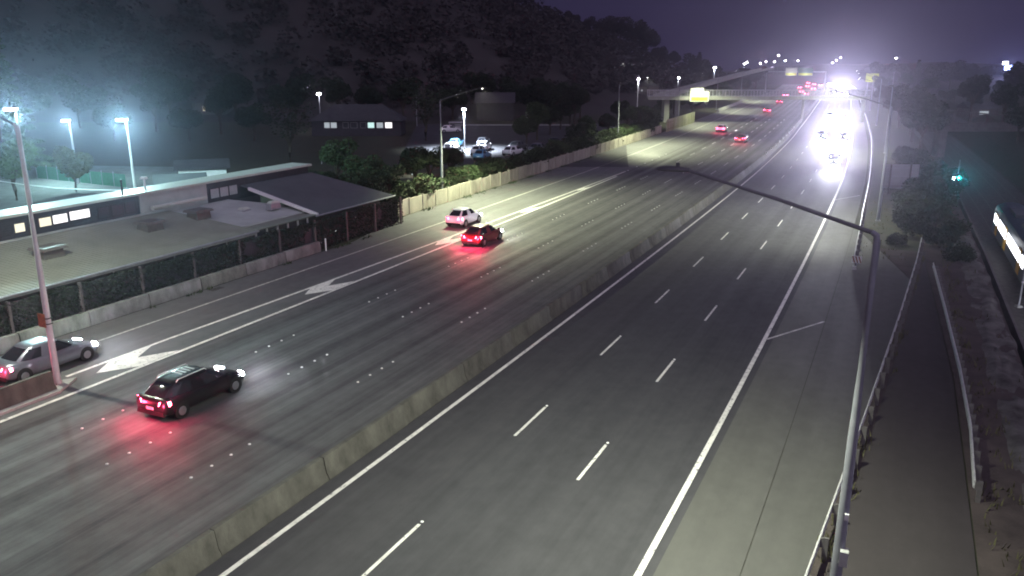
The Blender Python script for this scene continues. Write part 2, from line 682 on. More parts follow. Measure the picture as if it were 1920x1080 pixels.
verge = strip('earth_verge', lambda s: 20.25 if s < 40 else max(19.45, 20.25 - (s - 40) * .03), 23.3, -20, 92, 2, .002, M['earth'])
tag(verge, 'bare brown earth strip between the path and the cutting', 'ground', kind='structure')
verge2 = strip('earth_median', lambda s: max(14.6, 18.7 - (s - 58) * .24) if s > 58 else near_rail_u(s) - .05, lambda s: near_rail_u(s) + .34, -20, 68, 2, .003, M['earth'])
tag(verge2, 'narrow earth strip under the near guardrail', 'ground', kind='structure')

# painted lines
ZP = .012


def gore_u(s):
    f = max(0, min(1, (s - 28) / 75))
    return -16.65 + (16.65 - 14.95) * (f ** .9)


strip('edge_line', .92, 1.10, -10, 1000, 5, ZP, M['paint'], road_r)
strip('edge_line', 11.46, 11.66, -10, 1000, 5, ZP, M['paint'], road_r)
strip('edge_line', -14.72, -14.5, -10, 98, 3, ZP, M['paint'], road_l)
strip('edge_line', lambda s: gore_u(s) - .1, lambda s: gore_u(s) + .1, 22.4, 103, 3, ZP, M['paint'], slip)
strip('edge_line', -19.72, -19.58, 22, 480, 5, ZP, M['paint_worn'], slip)
for k in range(30):
    s = 7.57 + 9.93 * k
    strip('lane_dash', 4.54, 4.66, s - 1.5, s + 1.5, 1.5, ZP, M['paint'], road_r)
    strip('lane_dash', 7.99, 8.11, s - 1.5 - 2.15, s + 1.5 - 2.15, 1.5, ZP, M['paint'], road_r)
for s0, s1, u0, u1 in ((41.9, 46.4, 11.66, 14.1), (90.7, 94.9, 11.64, 13.9)):
    a, b_ = ST(s0, u0), ST(s1, u1)
    d = (b_ - a).normalized()
    n = Vector((-d.y, d.x, 0)) * .07
    obj('diagonal_line', MB().add([(p.x, p.y, ZP + .004) for p in (a - n, b_ - n, b_ + n, a + n)], [(0, 1, 2, 3)]),
        M['paint_worn'], road_r)
for s0 in (23.3, 38.0, 53.6, 69.4, 84.5):
    def gp(ds, f):
        s = s0 + ds
        lo, up = -14.72, gore_u(s)
        return ST(s, up + (lo - up) * f, ZP + .004)
    pts = [gp(0, .45), gp(1.4, .02), gp(4.0, .0), gp(2.3, .45), gp(4.0, .98), gp(1.5, 1.0)]
    obj('chevron', MB().add(pts, [(0, 3, 2, 1), (0, 5, 4, 3)]), M['paint'], slip)
stud_me = MB().ellipsoid((0, 0, 0), (.06, .06, .032), 8, 6).mesh('stud', 60)
stud_me.materials.append(M['stud'])
nstud = 0
for u, s0 in ((-4.15, 8.3), (-7.65, 7.7), (-11.1, 9.3)):
    for k in range(22):
        for j in range(4):
            s = s0 + 9.72 * k + j * .95
            o = obj('road_stud', stud_me, M['stud'], road_l, loc=ST(s, u, .014))
            sc_ = 1 if s < 60 else 1 + (s - 60) * .006
            o.scale = (sc_, sc_, sc_)
for k in range(6):
    obj('road_stud', stud_me, M['stud'], road_l, loc=ST(104 + 4.3 * k, -14.9, .014)).scale = (1.8, 1.8, 1.8)
for k in range(9):
    for u, o_ in ((4.6, 1.65), (8.05, -.5)):
        obj('road_stud', stud_me, M['stud'], road_r, loc=ST(17.5 + 9.93 * k + o_, u, .014))

# ------------------------------------------------------------------ median barrier of precast lengths
PROF = [(-.30, 0), (-.30, .075), (-.19, .26), (-.10, .80), (-.085, .82), (.085, .82), (.10, .80), (.19, .26), (.30, .075), (.30, 0)]


def barrier_mesh(length, prof=PROF):
    rings = []
    for x in (-length / 2, -length / 2 + .03, length / 2 - .03, length / 2):
        k = .985 if abs(abs(x) - length / 2) < 1e-6 else 1
        rings.append([(x, y * k, z * k) for y, z in prof])
    me = MB().loft(rings).mesh('barrier_segment', 50)
    return me


med = thing('median_barrier', 'long concrete median barrier between the two carriageways', 'barrier', ST(0, 0))
med.location = (0, 0, 0)
seg5, seg25 = barrier_mesh(4.975), barrier_mesh(24.9)
cvar = [M['concrete']]
for k in range(2):
    cvar.append(mat('barrier_concrete_%s' % ('stained', 'mossy')[k], ((.074, .070, .061), (.085, .085, .066))[k], .85, var=.5, scale=1.8, bump=.25, bscale=14, stretch=(1, 1, .5)))
for k in range(48):
    s = 2.5 + 5 * k
    o = obj('barrier_segment', seg5, random.choice(cvar), med, loc=ST(s, random.uniform(-.012, .012), 0), rot=(0, 0, heading(s)))
for k in range(28):
    s = 255 + 25 * k
    obj('barrier_segment', seg25, M['concrete'], med, loc=ST(s, 0, 0), rot=(0, 0, heading(s)))
# reflective anti-glare paddles on the inbound face where the road bends
for k in range(9):
    s = 126 + 6.6 * k
    obj('reflector', MB().box((0, 0, .05), (.06, .22, .3)).box((0, 0, -.13), (.04, .06, .1)), M['sign_white'], med, loc=ST(s, .2, .84), rot=(0, 0, heading(s)))

# barrier at the ramp nose
gb = thing('gore_barrier', 'short concrete barrier beside the light pole at the ramp nose', 'barrier')
for k, s in enumerate((19.2, 14.2, 9.2)):
    obj('barrier_segment', seg5, cvar[k % 3], gb, loc=ST(s - .6, -15.75, .1), rot=(0, 0, heading(s)))
kb = MB()
kb.prism([ST(-4, -15.15)[:2], ST(21.0, -15.15)[:2], ST(22.4, -15.9)[:2], ST(21.2, -16.6)[:2], ST(-4, -16.35)[:2]], .008, .12)
obj('kerb', kb, M['concrete_pale'], gb)

# low concrete wall at the foot of the ivy
lw = thing('roadside_low_wall', 'low stained concrete wall along the on-ramp below the ivy', 'wall')
PROF2 = [(-.16, 0), (-.16, .72), (-.13, .78), (.13, .78), (.16, .72), (.22, .1), (.22, 0)]
lwm = barrier_mesh(3.94, PROF2)
for k in range(14):
    s = -8 + 4 * k + 2
    obj('wall_segment', lwm, (M['low_wall'], M['low_wall'], M['low_wall2'])[k % 3], lw, loc=ST(s, -22.42, 0), rot=(0, 0, heading(s) + math.pi))

# ------------------------------------------------------------------ noise wall of precast panels
nw = thing('noise_wall', 'pale concrete panel wall along the outbound shoulder', 'wall')
pan = MB().box((0, 0, .74), (2.36, .14, 1.48)).mesh('wall_panel')
post = MB().box((0, 0, .79), (.17, .24, 1.58)).mesh('wall_post')
wmats = [M['concrete_wall'], mat('wall_concrete_light', (.42, .40, .33), .8, var=.22, scale=1, stretch=(1, 1, .4)),
         mat('wall_concrete_dirty', (.30, .28, .23), .85, var=.35, scale=1, stretch=(1, 1, .4))]
k = 0
s = 62.0
while s < 164:
    h = 1 if s < 110 else 1 + .12 * math.sin(s)
    o = obj('wall_panel', pan, random.choice(wmats), nw, loc=ST(s + 1.25, -24.7, -.02), rot=(0, random.uniform(-.006, .006), heading(s)))
    o.scale.z = random.uniform(.97, 1.03)
    obj('wall_post', post, wmats[1] if k == 0 else random.choice(wmats), nw, loc=ST(s, -24.7, -.02), rot=(0, 0, heading(s)))
    s += 2.5
    k += 1
# timber fence on by the footbridge
tf = thing('paling_fence', 'tall timber paling fence lit green beside the footbridge', 'fence')
pal = MB().box((0, 0, 1.25), (.92, .05, 2.5)).mesh('paling')
palm = [mat('fence_board_%s' % n, c, .8, var=.3, scale=2, stretch=(1, 1, .3)) for n, c in (('a', (.34, .36, .2)), ('b', (.27, .29, .16)), ('c', (.4, .41, .26)))]
s = 166.0
while s < 196:
    obj('paling', pal, random.choice(palm), tf, loc=ST(s, -23.9 + (s - 166) * .02, 0), rot=(0, random.uniform(-.02, .02), heading(s)))
    s += 1.0
fl = MB()
for z in (.6, 1.9):
    fl.box((0, 0, z), (31, .06, .12))
obj('fence_rail', fl, palm[1], tf, loc=ST(181, -24.0 + .3, 0), rot=(0, 0, heading(181)))
rl = thing('kerbside_barrier', 'pale concrete kerb barrier beyond the footbridge', 'barrier')
for k in range(8):
    s = 246 + 12.5 * k
    obj('barrier_segment', seg25, M['concrete_pale'], rl, loc=ST(s, -24.2, 0), rot=(0, 0, heading(s))).scale = (.5, 1, 1)


# ------------------------------------------------------------------ guardrails
def w_beam(name, label, pts_su, z=.58, spacing=2.0, group=None, face=1):
    """a W-section beam on posts along points (s, u)"""
    t = thing(name, label, 'guardrail', group=group)
    pts = []
    tot = 0
    for (s0, u0), (s1, u1) in zip(pts_su, pts_su[1:]):
        n = max(1, int(abs(s1 - s0) / 4))
        for i in range(n):
            f = i / n
            pts.append((s0 + (s1 - s0) * f, u0 + (u1 - u0) * f))
    pts.append(pts_su[-1])
    prof = [(0, -.155), (.045, -.12), (.045, -.075), (0, -.03), (0, .03), (.045, .075), (.045, .12), (0, .155),
            (-.012, .155), (-.012, -.155)]
    rings = []
    for i, (s, u) in enumerate(pts):
        p = ST(s, u)
        q0, q1 = ST(*pts[max(0, i - 1)]), ST(*pts[min(len(pts) - 1, i + 1)])
        d = (q1 - q0).normalized()
        nrm = Vector((-d.y, d.x, 0)) * face
        rings.append([(p + nrm * a) + Vector((0, 0, z + b)) for a, b in prof])
    obj('rail_beam', MB().loft(rings), M['galv'], t, smooth=35)
    pm = MB().box((0, -.16 * face, .38), (.09, .15, .76)).mesh('post')
    bm_ = MB().box((0, -.06 * face, .58), (.10, .09, .3)).mesh('block')
    acc = 0
    for (s0, u0), (s1, u1) in zip(pts_su, pts_su[1:]):
        n = max(1, int(abs(s1 - s0) / spacing))
        for i in range(n):
            f = i / n
            s, u = s0 + (s1 - s0) * f, u0 + (u1 - u0) * f
            a, b = ST(s0, u0), ST(s1, u1)
            rz = math.atan2(b.y - a.y, b.x - a.x)
            obj('post', pm, M['post_dark'], t, loc=ST(s, u, 0), rot=(0, 0, rz))
            obj('spacer_block', bm_, M['post_dark'], t, loc=ST(s, u, 0), rot=(0, 0, rz))
    return t


w_beam('guardrail', 'near guardrail running past the close light pole at the widened shoulder', [(-6, 14.0), (20.4, 15.9), (48, 17.9), (62, 18.85), (70, 19.3)], spacing=2.0)
gr = w_beam('guardrail', 'long guardrail beside the inbound lanes ending in a striped marker', [(60.5, 14.85), (80, 14.65), (125, 14.6), (190, 14.75), (260, 14.7), (340, 14.7)], spacing=2.0)
w_beam('guardrail', 'curved guardrail with close-set posts on the far side of the path', [(28.2, 20.3), (33, 20.45), (39.5, 20.4), (50, 20.15), (61, 19.85)], z=.62, spacing=1.0, face=1)
w_beam('guardrail', 'far bright guardrail on the outside of the distant bend', [(400, 14.4), (520, 14.2), (660, 14.2)], spacing=6.0)
# striped end marker
em = thing('hazard_marker', 'striped hazard marker board at the end of the guardrail', 'sign', ST(60.2, 15.05, 0), heading(60))
obj('post', MB().box((0, 0, .3), (.06, .06, .6)), M['galv_dull'], em)
obj('board', MB().box((-.04, 0, .66), (.03, .62, .5)), M['sign_white'], em)
for k in range(3):
    y = -.2 + k * .2
    obj('stripe', MB().add([(-.058, y - .12, .43), (-.058, y - .02, .43), (-.058, y + .14, .88), (-.058, y + .04, .88)], [(0, 1, 2, 3)]),
        M['orange'], em)
obj('base_block', MB().box((-.35, .1, .12), (.35, .3, .24), top=.8), M['concrete_pale'], em)


# ------------------------------------------------------------------ street lamps
def make_lamp(name, label, h=10.2, reach=4.6, rise=1.2, group='motorway light poles', energy=5200, color=(.95, 1, .80), lit=True, white=False):
    """pole at the origin, arm along +x"""
    t = thing(name, label, 'street lamp', group=group)
    m = M['pole_grey']
    obj('base_plate', MB().box((0, 0, .04), (.42, .42, .08)).box((0, 0, .14), (.3, .3, .12), top=.8), M['concrete_pale'], t)
    obj('pole', MB().tube([(0, 0, .08), (0, 0, h * .5), (0, 0, h - .25), (.02, 0, h - .08), (.14, 0, h)], [.15, .12, .085, .075, .062], 10), m, t, smooth=60)
    obj('hand_hole_cover', MB().box((0, -.11, 1.0), (.10, .03, .32)), M['galv_dull'], t)
    obj('arm', MB().tube([(.12, 0, h - .02), (reach * .5, 0, h + rise * .52), (reach - .1, 0, h + rise)], [.055, .045, .035], 8), M['arm'], t, smooth=60)
    hd = thing('luminaire', None, None)
    hd.parent = t
    hd.location = (reach, 0, h + rise)
    rings = []
    for x, w, z0, z1 in ((-.18, .05, -.04, .05), (-.10, .07, -.045, .06), (0, .12, -.05, .075), (.2, .17, -.05, .085), (.42, .165, -.045, .075), (.58, .12, -.035, .05), (.66, .05, -.015, .015)):
        rings.append([(x, -w, 0), (x, -w * .8, z0), (x, w * .8, z0), (x, w, 0), (x, w * .6, z1 * .85), (x, 0, z1), (x, -w * .6, z1 * .85)])
    obj('housing', MB().loft(rings), M['lamp_body'], hd, smooth=50)
    obj('photocell', MB().tube([(.12, 0, .07), (.12, 0, .17)], [.05, .045], 8), M['lamp_body'], hd)
    if lit:
        obj('lens', MB().box((.25, 0, -.0505), (.24, .16, .005)), M['lamp_led'], hd)
        light('SPOT', 'lamp_light', t, (reach + .3, 0, h + rise - .12), energy, color, (0, R(-14), 0), .12, R(138), .5)
    return t


lamp0 = make_lamp('street_lamp', 'tall light pole with arm and dark lamp head close to the camera')
lamp0.location = Vector((8.45, 18.4, 0))
lamp0.rotation_euler = (0, 0, math.atan2(20.35 - 18.4, 4.0 - 8.45))
obj('junction_box', MB().box((-.13, .16, 1.75), (.2, .26, .42)), M['concrete_pale'], lamp0)
obj('cable_bracket', MB().box((-.08, .14, 2.9), (.1, .12, .16)), M['galv'], lamp0)


LEFT_D = [ch for ch in lamp0.children if ch.type == 'LIGHT'][0].data.copy()
LEFT_D.energy = 15000
LEFT_D.color = (.93, 1, .64)
LEFT_F = LEFT_D.copy()
LEFT_F.energy = 6500


def put_lamp(s, u, side, label, rz=None):
    c = copy_tree(lamp0)
    for ch in list(c.children):
        if ch.name.startswith(('junction_box', 'cable_bracket')):
            bpy.data.objects.remove(ch)
    c.location = ST(s, u, 0)
    c.rotation_euler = (0, 0, heading(s) + (math.pi / 2 if side > 0 else -math.pi / 2))
    c['label'] = label
    if side < 0:
        for ch in c.children:
            if ch.type == 'LIGHT':
                ch.data = LEFT_D
    return c


put_lamp(21.5, -15.95, 1, 'light pole at the ramp nose beside the short concrete barrier')
gl = [o for o in COL.objects if o.get('label', '').startswith('light pole at the ramp nose')][0]
gl.scale = (1, 1, 1.13)
for ch in gl.children:
    if ch.name.startswith('pole'):
        ch.material_slots[0].link = 'OBJECT'
        ch.material_slots[0].material = M['pole_pale']
for ch in gl.children:
    if ch.type == 'LIGHT':
        ch.data = ch.data.copy()
        ch.data.energy = 3400
        ch.data.spot_size = R(164)
        ch.rotation_euler = (0, R(6), 0)
for s, l in ((73.5, 'first light pole behind the noise wall, arm over the on-ramp'), (137, 'second light pole along the noise wall'),
             (190, 'third light pole on the left, next to the footbridge pier'), (250, 'fourth light pole on the left, beyond the footbridge'),
             (312, 'fifth light pole on the left, far beyond the footbridge')):
    lp_ = put_lamp(s, -26.2, -1, l)
    if s >= 190:
        for ch in lp_.children:
            if ch.type == 'LIGHT':
                ch.data = LEFT_F
for s, l in ((80, 'light pole beside the back of the large road sign'), (142, 'second light pole on the inbound side, behind the long guardrail'),
             (204, 'third light pole on the inbound side, near the footbridge'), (266, 'distant light pole on the inbound side beyond the footbridge')):
    put_lamp(s, 16.0 if s < 90 else 16.6, 1, l)

ld_ = [ch for ch in lamp0.children if ch.type == 'LIGHT'][0]
ld_.data = ld_.data.copy()
ld_.data.energy = 6200
ld_.data.spot_size = R(156)
ld_.rotation_euler = (0, R(-22), 0)

# rusty damage plate on the ramp-nose pole
op = thing('pole_sign', 'small rusty orange plate strapped to the ramp nose pole', 'sign', ST(21.5, -15.95, 3.1), heading(21))
obj('plate', MB().box((-.14, .2, 0), (.03, .46, .62)), M['orange'], op)
for z in (.1, -.15):
    obj('strap', MB().box((0, 0, z), (.27, .27, .05)), M['trim'], op)


# floodlights of the school yard
def flood(px, py, Y, label, energy):
    p = at_y(px, py, Y)
    t = thing('floodlight_pole', label, 'floodlight', (p.x, p.y, 0), R(160), group='yard floodlights')
    h = p.z
    obj('pole', MB().tube([(0, 0, 0), (0, 0, h * .6), (0, 0, h)], [.13, .10, .075], 10), M['pole_white'], t, smooth=60)
    obj('bracket', MB().tube([(-.1, 0, h), (.45, 0, h + .06)], .05, 8), M['pole_white'], t)
    obj('lamp_housing', MB().box((.42, 0, h + .16), (1.1, .62, .14), top=.75), M['lamp_body'], t)
    obj('lens', MB().box((.52, 0, h + .035), (.70, .5, .10), top=1.05), M['flood_led'], t)
    light('SPOT', 'flood_light', t, (.42, 0, h - .12), energy, (.55, .97, .95), (0, 0, 0), .25, R(174), .15)
    # extra spot aimed at the camera, added for the halo round the flood
    gl_ = light('SPOT', 'halo_spot', t, (.42, 0, h - .10), energy * 2.1, (.48, .90, 1.0), None, .2, R(26), 1.0)
    d_ = Matrix.Rotation(-R(160), 4, 'Z') @ (Vector((0, 0, 13)) - Vector((p.x, p.y, h)))
    gl_.rotation_euler = d_.to_track_quat('-Z', 'Y').to_euler()
    return t


flood(30, 206, 62, 'brightest floodlight pole at the left edge of the yard', 5600)
flood(130, 227, 96, 'small far floodlight between the two near ones', 4800)
flood(237, 226, 72, 'white floodlight pole standing behind the school roof', 6200)


# ------------------------------------------------------------------ vehicles
BEAM = [170, -85]
TAILW = [75]


def make_car(name, label, kind='hatch', body='car_grey', on='tail', L=4.4, W=1.78, H=1.48, rails=False, group=None):
    """x forward, wheels on z=0"""
    t = thing(name, label, 'car', group=group)
    hw = W / 2
    bm_ = M[body]
    x0, x1 = -L / 2, L / 2
    hood = .93 * H / 1.48
    st = [(x0, .80, .42, .66), (x0 + .06, .90, .34, .88), (x0 + .22, .96, .26, hood + .06), (x0 + .75, 1, .20, hood + .05), (0, 1, .18, hood + .01),
          (x1 - 1.25, 1, .20, hood - .02), (x1 - .6, .98, .22, hood - .13), (x1 - .18, .90, .27, hood - .25), (x1 - .04, .80, .34, hood - .36), (x1, .68, .42, hood - .46)]
    rings = []
    for x, k, zb, zt in st:
        w = hw * k
        half = [(.72 * w, zb), (.93 * w, zb + .05), (.985 * w, zb + .14), (w, zb + (zt - zb) * .42), (.99 * w, zb + (zt - zb) * .66), (.965 * w, zb + (zt - zb) * .86), (.90 * w, zt - .015), (.62 * w, zt + .012), (.25 * w, zt + .02)]
        ring = [(x, -y, z) for y, z in half] + [(x, y, z) for y, z in half[::-1]]
        rings.append(ring)
    obj('body', MB().loft(rings), bm_, t, smooth=60)
    # cabin: four-cornered shell, roof smaller than the belt
    if kind == 'sedan':
        xr0, xr1, xf1, xf0 = x0 + .55, x0 + 1.35, x1 - 1.95, x1 - 1.15
    elif kind == 'wagon':
        xr0, xr1, xf1, xf0 = x0 + .10, x0 + .42, x1 - 1.85, x1 - 1.15
    else:
        xr0, xr1, xf1, xf0 = x0 + .10, x0 + .85, x1 - 1.9, x1 - 1.0
    zb = hood - .03
    wb, wr = hw * .93, hw * .70

    def shell(ph, h, off=0.0):
        """a point of the glasshouse: angle round it, height 0 (belt) to 1 (roof edge)"""
        e = h ** 1.25
        xr, xf = xr0 + (xr1 - xr0) * e, xf0 + (xf1 - xf0) * e
        b_ = wb + (wr - wb) * h ** 1.4
        c_, s_ = math.cos(ph), math.sin(ph)
        k = 2 / 4.2
        return Vector(((xr + xf) / 2 + ((xf - xr) / 2 + off) * math.copysign(abs(c_) ** k, c_),
                       (b_ + off) * math.copysign(abs(s_) ** k, s_), zb + (H - .07 - zb) * h))
    rings = [[shell(2 * math.pi * i / 40, h) for i in range(40)] for h in (0, .25, .5, .75, 1)]
    top = rings[-1]
    cx = sum((q.x for q in top)) / 40
    for f, dz in ((.93, .035), (.78, .058), (.45, .07)):
        rings.append([Vector((cx + (q.x - cx) * f, q.y * f, H - .07 + dz)) for q in top])
    obj('cabin', MB().loft(rings), bm_, t, smooth=50)

    def patch(name, p0, p1, h0, h1, m=None):
        n, mh = 8, 4
        vs_, fs_ = [], []
        for off in (.007, -.003):
            for j in range(mh + 1):
                for i in range(n + 1):
                    vs_.append(shell(R(p0 + (p1 - p0) * i / n), h0 + (h1 - h0) * j / mh, off))
        o_ = (n + 1) * (mh + 1)
        for j in range(mh):
            for i in range(n):
                k = j * (n + 1) + i
                fs_.append((k, k + 1, k + n + 2, k + n + 1))
                fs_.append((o_ + k, o_ + k + n + 1, o_ + k + n + 2, o_ + k + 1))
        for i in range(n):
            fs_.append((i, o_ + i, o_ + i + 1, i + 1))
            k = mh * (n + 1) + i
            fs_.append((k, k + 1, o_ + k + 1, o_ + k))
        for j in range(mh):
            k = j * (n + 1)
            fs_.append((k, k + n + 1, o_ + k + n + 1, o_ + k))
            k += n
            fs_.append((k, o_ + k, o_ + k + n + 1, k + n + 1))
        obj(name, MB().add(vs_, fs_), m or M['glass'], t, smooth=50)
    patch('windscreen', -26, 26, .06, .97)
    patch('rear_window', 156, 204, .2, .94)
    for sg_ in (1, -1):
        patch('side_window', 38 * sg_, 88 * sg_, .12, .93)
        patch('side_window', 93 * sg_, 138 * sg_, .12, .93)
    # wheels
    r = .31
    for sx in (x0 + .78, x1 - .82):
        for sy in (-1, 1):
            y = sy * (hw - .10)
            w_ = obj('tyre', MB().tube([(0, -.105, 0), (0, -.09, 0), (0, .09, 0), (0, .105, 0)], [r - .03, r, r, r - .03], 18), M['rubber'], t, smooth=40, loc=(sx, y, r))
            obj('rim', MB().tube([(0, sy * .09, 0), (0, sy * .118, 0)], [r * .66, r * .6], 12), M['rim'], w_)
            obj('wheel_arch', MB().tube([(sx, sy * (hw - .16), r + .02), (sx, sy * (hw + .004), r + .02)], [r + .06, r + .06], 18), M['trim'], t)
    # lamps, plates, mirrors
    tail = M['tail'] if on else M['tail_off']
    head = M['head'] if on else M['head_off']
    for sy in (-1, 1):
        obj('tail_lamp', MB().hexa([Vector((x0 + .005, sy * hw * .52, .70)), Vector((x0 + .20, sy * hw * .955, .70)), Vector((x0 + .30, sy * hw * .97, .74)), Vector((x0 + .08, sy * hw * .52, .74))],
                                   [Vector((x0 + .03, sy * hw * .56, .86)), Vector((x0 + .19, sy * hw * .94, .88)), Vector((x0 + .29, sy * hw * .95, .88)), Vector((x0 + .1, sy * hw * .56, .86))]), tail, t)
        obj('head_lamp', MB().hexa([Vector((x1 - .05, sy * hw * .45, .54)), Vector((x1 - .02, sy * hw * .72, .54)), Vector((x1 - .20, sy * hw * .93, .56)), Vector((x1 - .3, sy * hw * .5, .56))],
                                   [Vector((x1 - .09, sy * hw * .45, .66)), Vector((x1 - .07, sy * hw * .70, .67)), Vector((x1 - .24, sy * hw * .90, .70)), Vector((x1 - .34, sy * hw * .5, .68))]), head, t)
        obj('mirror', MB().box((xf0 - .22, sy * (hw + .07), hood + .06), (.12, .2, .13), top=.8), bm_, t)
    obj('number_plate', MB().box((x0 - .012, 0, .56), (.02, .38, .12)), M['plate'], t)
    obj('bumper', MB().box((x0 + .04, 0, .36), (.12, W * .82, .16), top=.95), M['trim'], t)
    obj('grille', MB().box((x1 - .005, 0, .44), (.06, W * .5, .16)), M['trim'], t)
    if rails:
        for sy in (-1, 1):
            obj('roof_rail', MB().tube([(xr1 + .1, sy * wr * .84, H - .05), (xr1 + .2, sy * wr * .84, H + .03), (xf1 - .2, sy * wr * .84, H + .03), (xf1 - .1, sy * wr * .84, H - .05)], .022, 6), M['galv'], t)
        for k in range(4):
            obj('roof_slot', MB().box((xr1 + .75 + k * .22, .10, H + .006), (.09, wr * .8, .014)), M['galv'], t)
    if on:
        for sy in (-1, 1):
            light('POINT', 'tail_glow', t, (x0 - .34, sy * hw * .8, .80), TAILW[0], (1, .045, .12), None, .12)
        light('SPOT', 'head_beam', t, (x1 + .12, 0, .62), BEAM[0], (.84, .86, 1), (0, R(BEAM[1]), 0), .12, R(70 if BEAM[1] > -90 else 34), .8)
    return t


def place(t, s, u, rev=False, label=None, scale=1):
    p = ST(s, u, .014)
    t.location = p
    t.rotation_euler = (0, 0, heading(s) + (math.pi if rev else 0))
    if label:
        t['label'] = label
    return t


G1 = 'cars driving away'
G2 = 'cars driving towards the camera'
TAILW[0] = 95
place(make_car('car', 'black wagon with roof rails, brake lamps glowing, nearest in the lanes', 'hatch', 'car_black', L=4.55, W=1.84, H=1.47, rails=True, group=G1), 23.0, -9.2)
TAILW[0] = 40
place(make_car('car', 'silver sedan on the on-ramp at the left edge', 'sedan', 'car_silver', L=4.75, W=1.82, H=1.46, group=G1), 22.7, -18.5)
TAILW[0] = 10
place(make_car('car', 'white hatchback on the on-ramp lane below the noise wall', 'hatch', 'car_white', L=4.1, W=1.72, H=1.53, group=G1), 62.3, -17.5)
TAILW[0] = 190
place(make_car('car', 'dark red car with bright tail lamps beside the painted chevrons', 'hatch', 'car_red', L=4.4, W=1.8, H=1.48, group=G1), 56.4, -12.6)
TAILW[0] = 60
white_h = make_car('car', 'white car farther off, close to the outbound edge line', 'hatch', 'car_white', group=G1)
place(white_h, 172, -13.6)
red_s = make_car('car', 'red-lit sedan ahead of the lamp head in the outbound lanes', 'sedan', 'car_red', L=4.6, W=1.8, H=1.45, group=G1)
place(red_s, 151, -6.9)
c = copy_tree(red_s)
place(c, 242, -10.6, label='dark car with twin tail lamps just before the footbridge')
c = copy_tree(red_s)
place(c, 296, -11.2, label='first car with tail lamps beyond the footbridge')
# inbound cars, headlights towards the camera
BEAM[:] = [11500, -93]
inb = make_car('car', 'leading inbound car with headlights on, nearest of the oncoming', 'hatch', 'car_grey', group=G2)
place(inb, 123.5, 9.8, True)
for s, u, l in ((165.5, 6.1, 'oncoming car in the middle lane, one of a pair abreast behind the leader'),
                (165, 9.85, 'oncoming car in the kerb lane, one of a pair abreast behind the leader'),
                (227, 6.2, 'oncoming car in the middle lane just before the footbridge'),
                (219, 10.3, 'oncoming car in the kerb lane just before the footbridge')):
    place(copy_tree(inb), s, u, True, l)

# far traffic, simple bodies
far_l = thing('car', 'distant car with red tail lamps beyond the footbridge', 'car', group='distant outbound traffic')


def far_body(t, body):
    mb = MB().loft([[(x, -w, z0), (x, w, z0), (x, w, z1), (x, -w, z1)] for x, w, z0, z1 in
                    ((-2.2, .78, .4, .9), (-2.0, .88, .25, .95), (1.4, .88, .22, .92), (2.15, .74, .35, .7))])
    obj('body', mb, M[body], t)
    cb = MB().loft([[(-2.0, -.8, .93), (1.1, -.8, .93), (1.1, .8, .93), (-2.0, .8, .93)], [(-1.4, -.62, 1.45), (.3, -.62, 1.45), (.3, .62, 1.45), (-1.4, .62, 1.45)]])
    obj('cabin', cb, M['glass'], t)


far_body(far_l, 'car_grey')
for sy in (-1, 1):
    obj('tail_lamp', MB().box((-2.22, sy * .62, .82), (.08, .36, .2)), M['tail'], far_l)
far_r = thing('car', 'distant oncoming car with headlights beyond the footbridge', 'car', group='distant inbound traffic')
far_body(far_r, 'car_grey')
for sy in (-1, 1):
    obj('head_lamp', MB().box((2.14, sy * .6, .66), (.08, .34, .2)), M['head'], far_r)
light('SPOT', 'head_beam', far_r, (2.3, 0, .66), 42000, (.78, .78, 1), (0, R(-91.5), 0), .15, R(40), .8)
place(far_l, 333, -9.4)
for s, u in ((352, -12.9), (372, -5.9), (398, -9.4), (420, -2.4), (440, -5.9), (462, -12.9), (486, -9.4), (505, -2.4), (530, -5.9), (556, -9.4), (585, -2.4),
             (610, -12.9), (640, -5.9), (676, -9.4), (715, -2.4), (760, -5.9), (800, -9.4)):
    place(copy_tree(far_l), s + random.uniform(-4, 4), u + random.uniform(-.3, .3))
place(far_r, 368, 5.6, True)
for s, u in ((370, 9.6), (430, 2.8), (446, 6.3), (482, 5.2), (500, 9.8), (540, 2.8), (580, 7.0), (605, 9.8), (622, 2.8), (655, 6.3), (680, 9.8), (705, 2.8), (730, 6.3), (752, 9.8), (790, 2.8), (820, 6.3), (850, 9.8)):
    c = copy_tree(far_r)
    place(c, s + random.uniform(-4, 4), u + random.uniform(-.3, .3), True)
    if u != 9.8:
        for ch in list(c.children):
            if ch.type == 'LIGHT':
                bpy.data.objects.remove(ch)


# ------------------------------------------------------------------ vegetation
def leaf_quads(mb, pts, size, rng, flat=.0):
    for p in pts:
        a = rng.uniform(0, 2 * math.pi)
        b = rng.uniform(-1, 1) * (1 - flat)
        n = Vector((math.cos(a) * math.sqrt(max(0, 1 - b * b)), math.sin(a) * math.sqrt(max(0, 1 - b * b)), b))
        t = n.cross(Vector((.3, .2, 1))).normalized()
        w = n.cross(t)
        k = size * rng.uniform(.6, 1.35)
        q = [p + t * k, p + w * k * .55, p - t * k * .9, p - w * k * .55]
        mb.add(q, [(0, 1, 2, 3)])


def crown_points(lobes, n, rng):
    tot = sum(r * r for _, r, _ in lobes)
    out = []
    for c, r, sq in lobes:
        for _ in range(int(n * r * r / tot)):
            v = Vector((rng.gauss(0, 1), rng.gauss(0, 1), rng.gauss(0, 1))).normalized()
            k = r * (1 - .45 * rng.random() ** 2.2) * (1 + .22 * noise.noise(v * 2.3 + c))
            out.append(c + Vector((v.x * k, v.y * k, v.z * k * sq)))
    return out


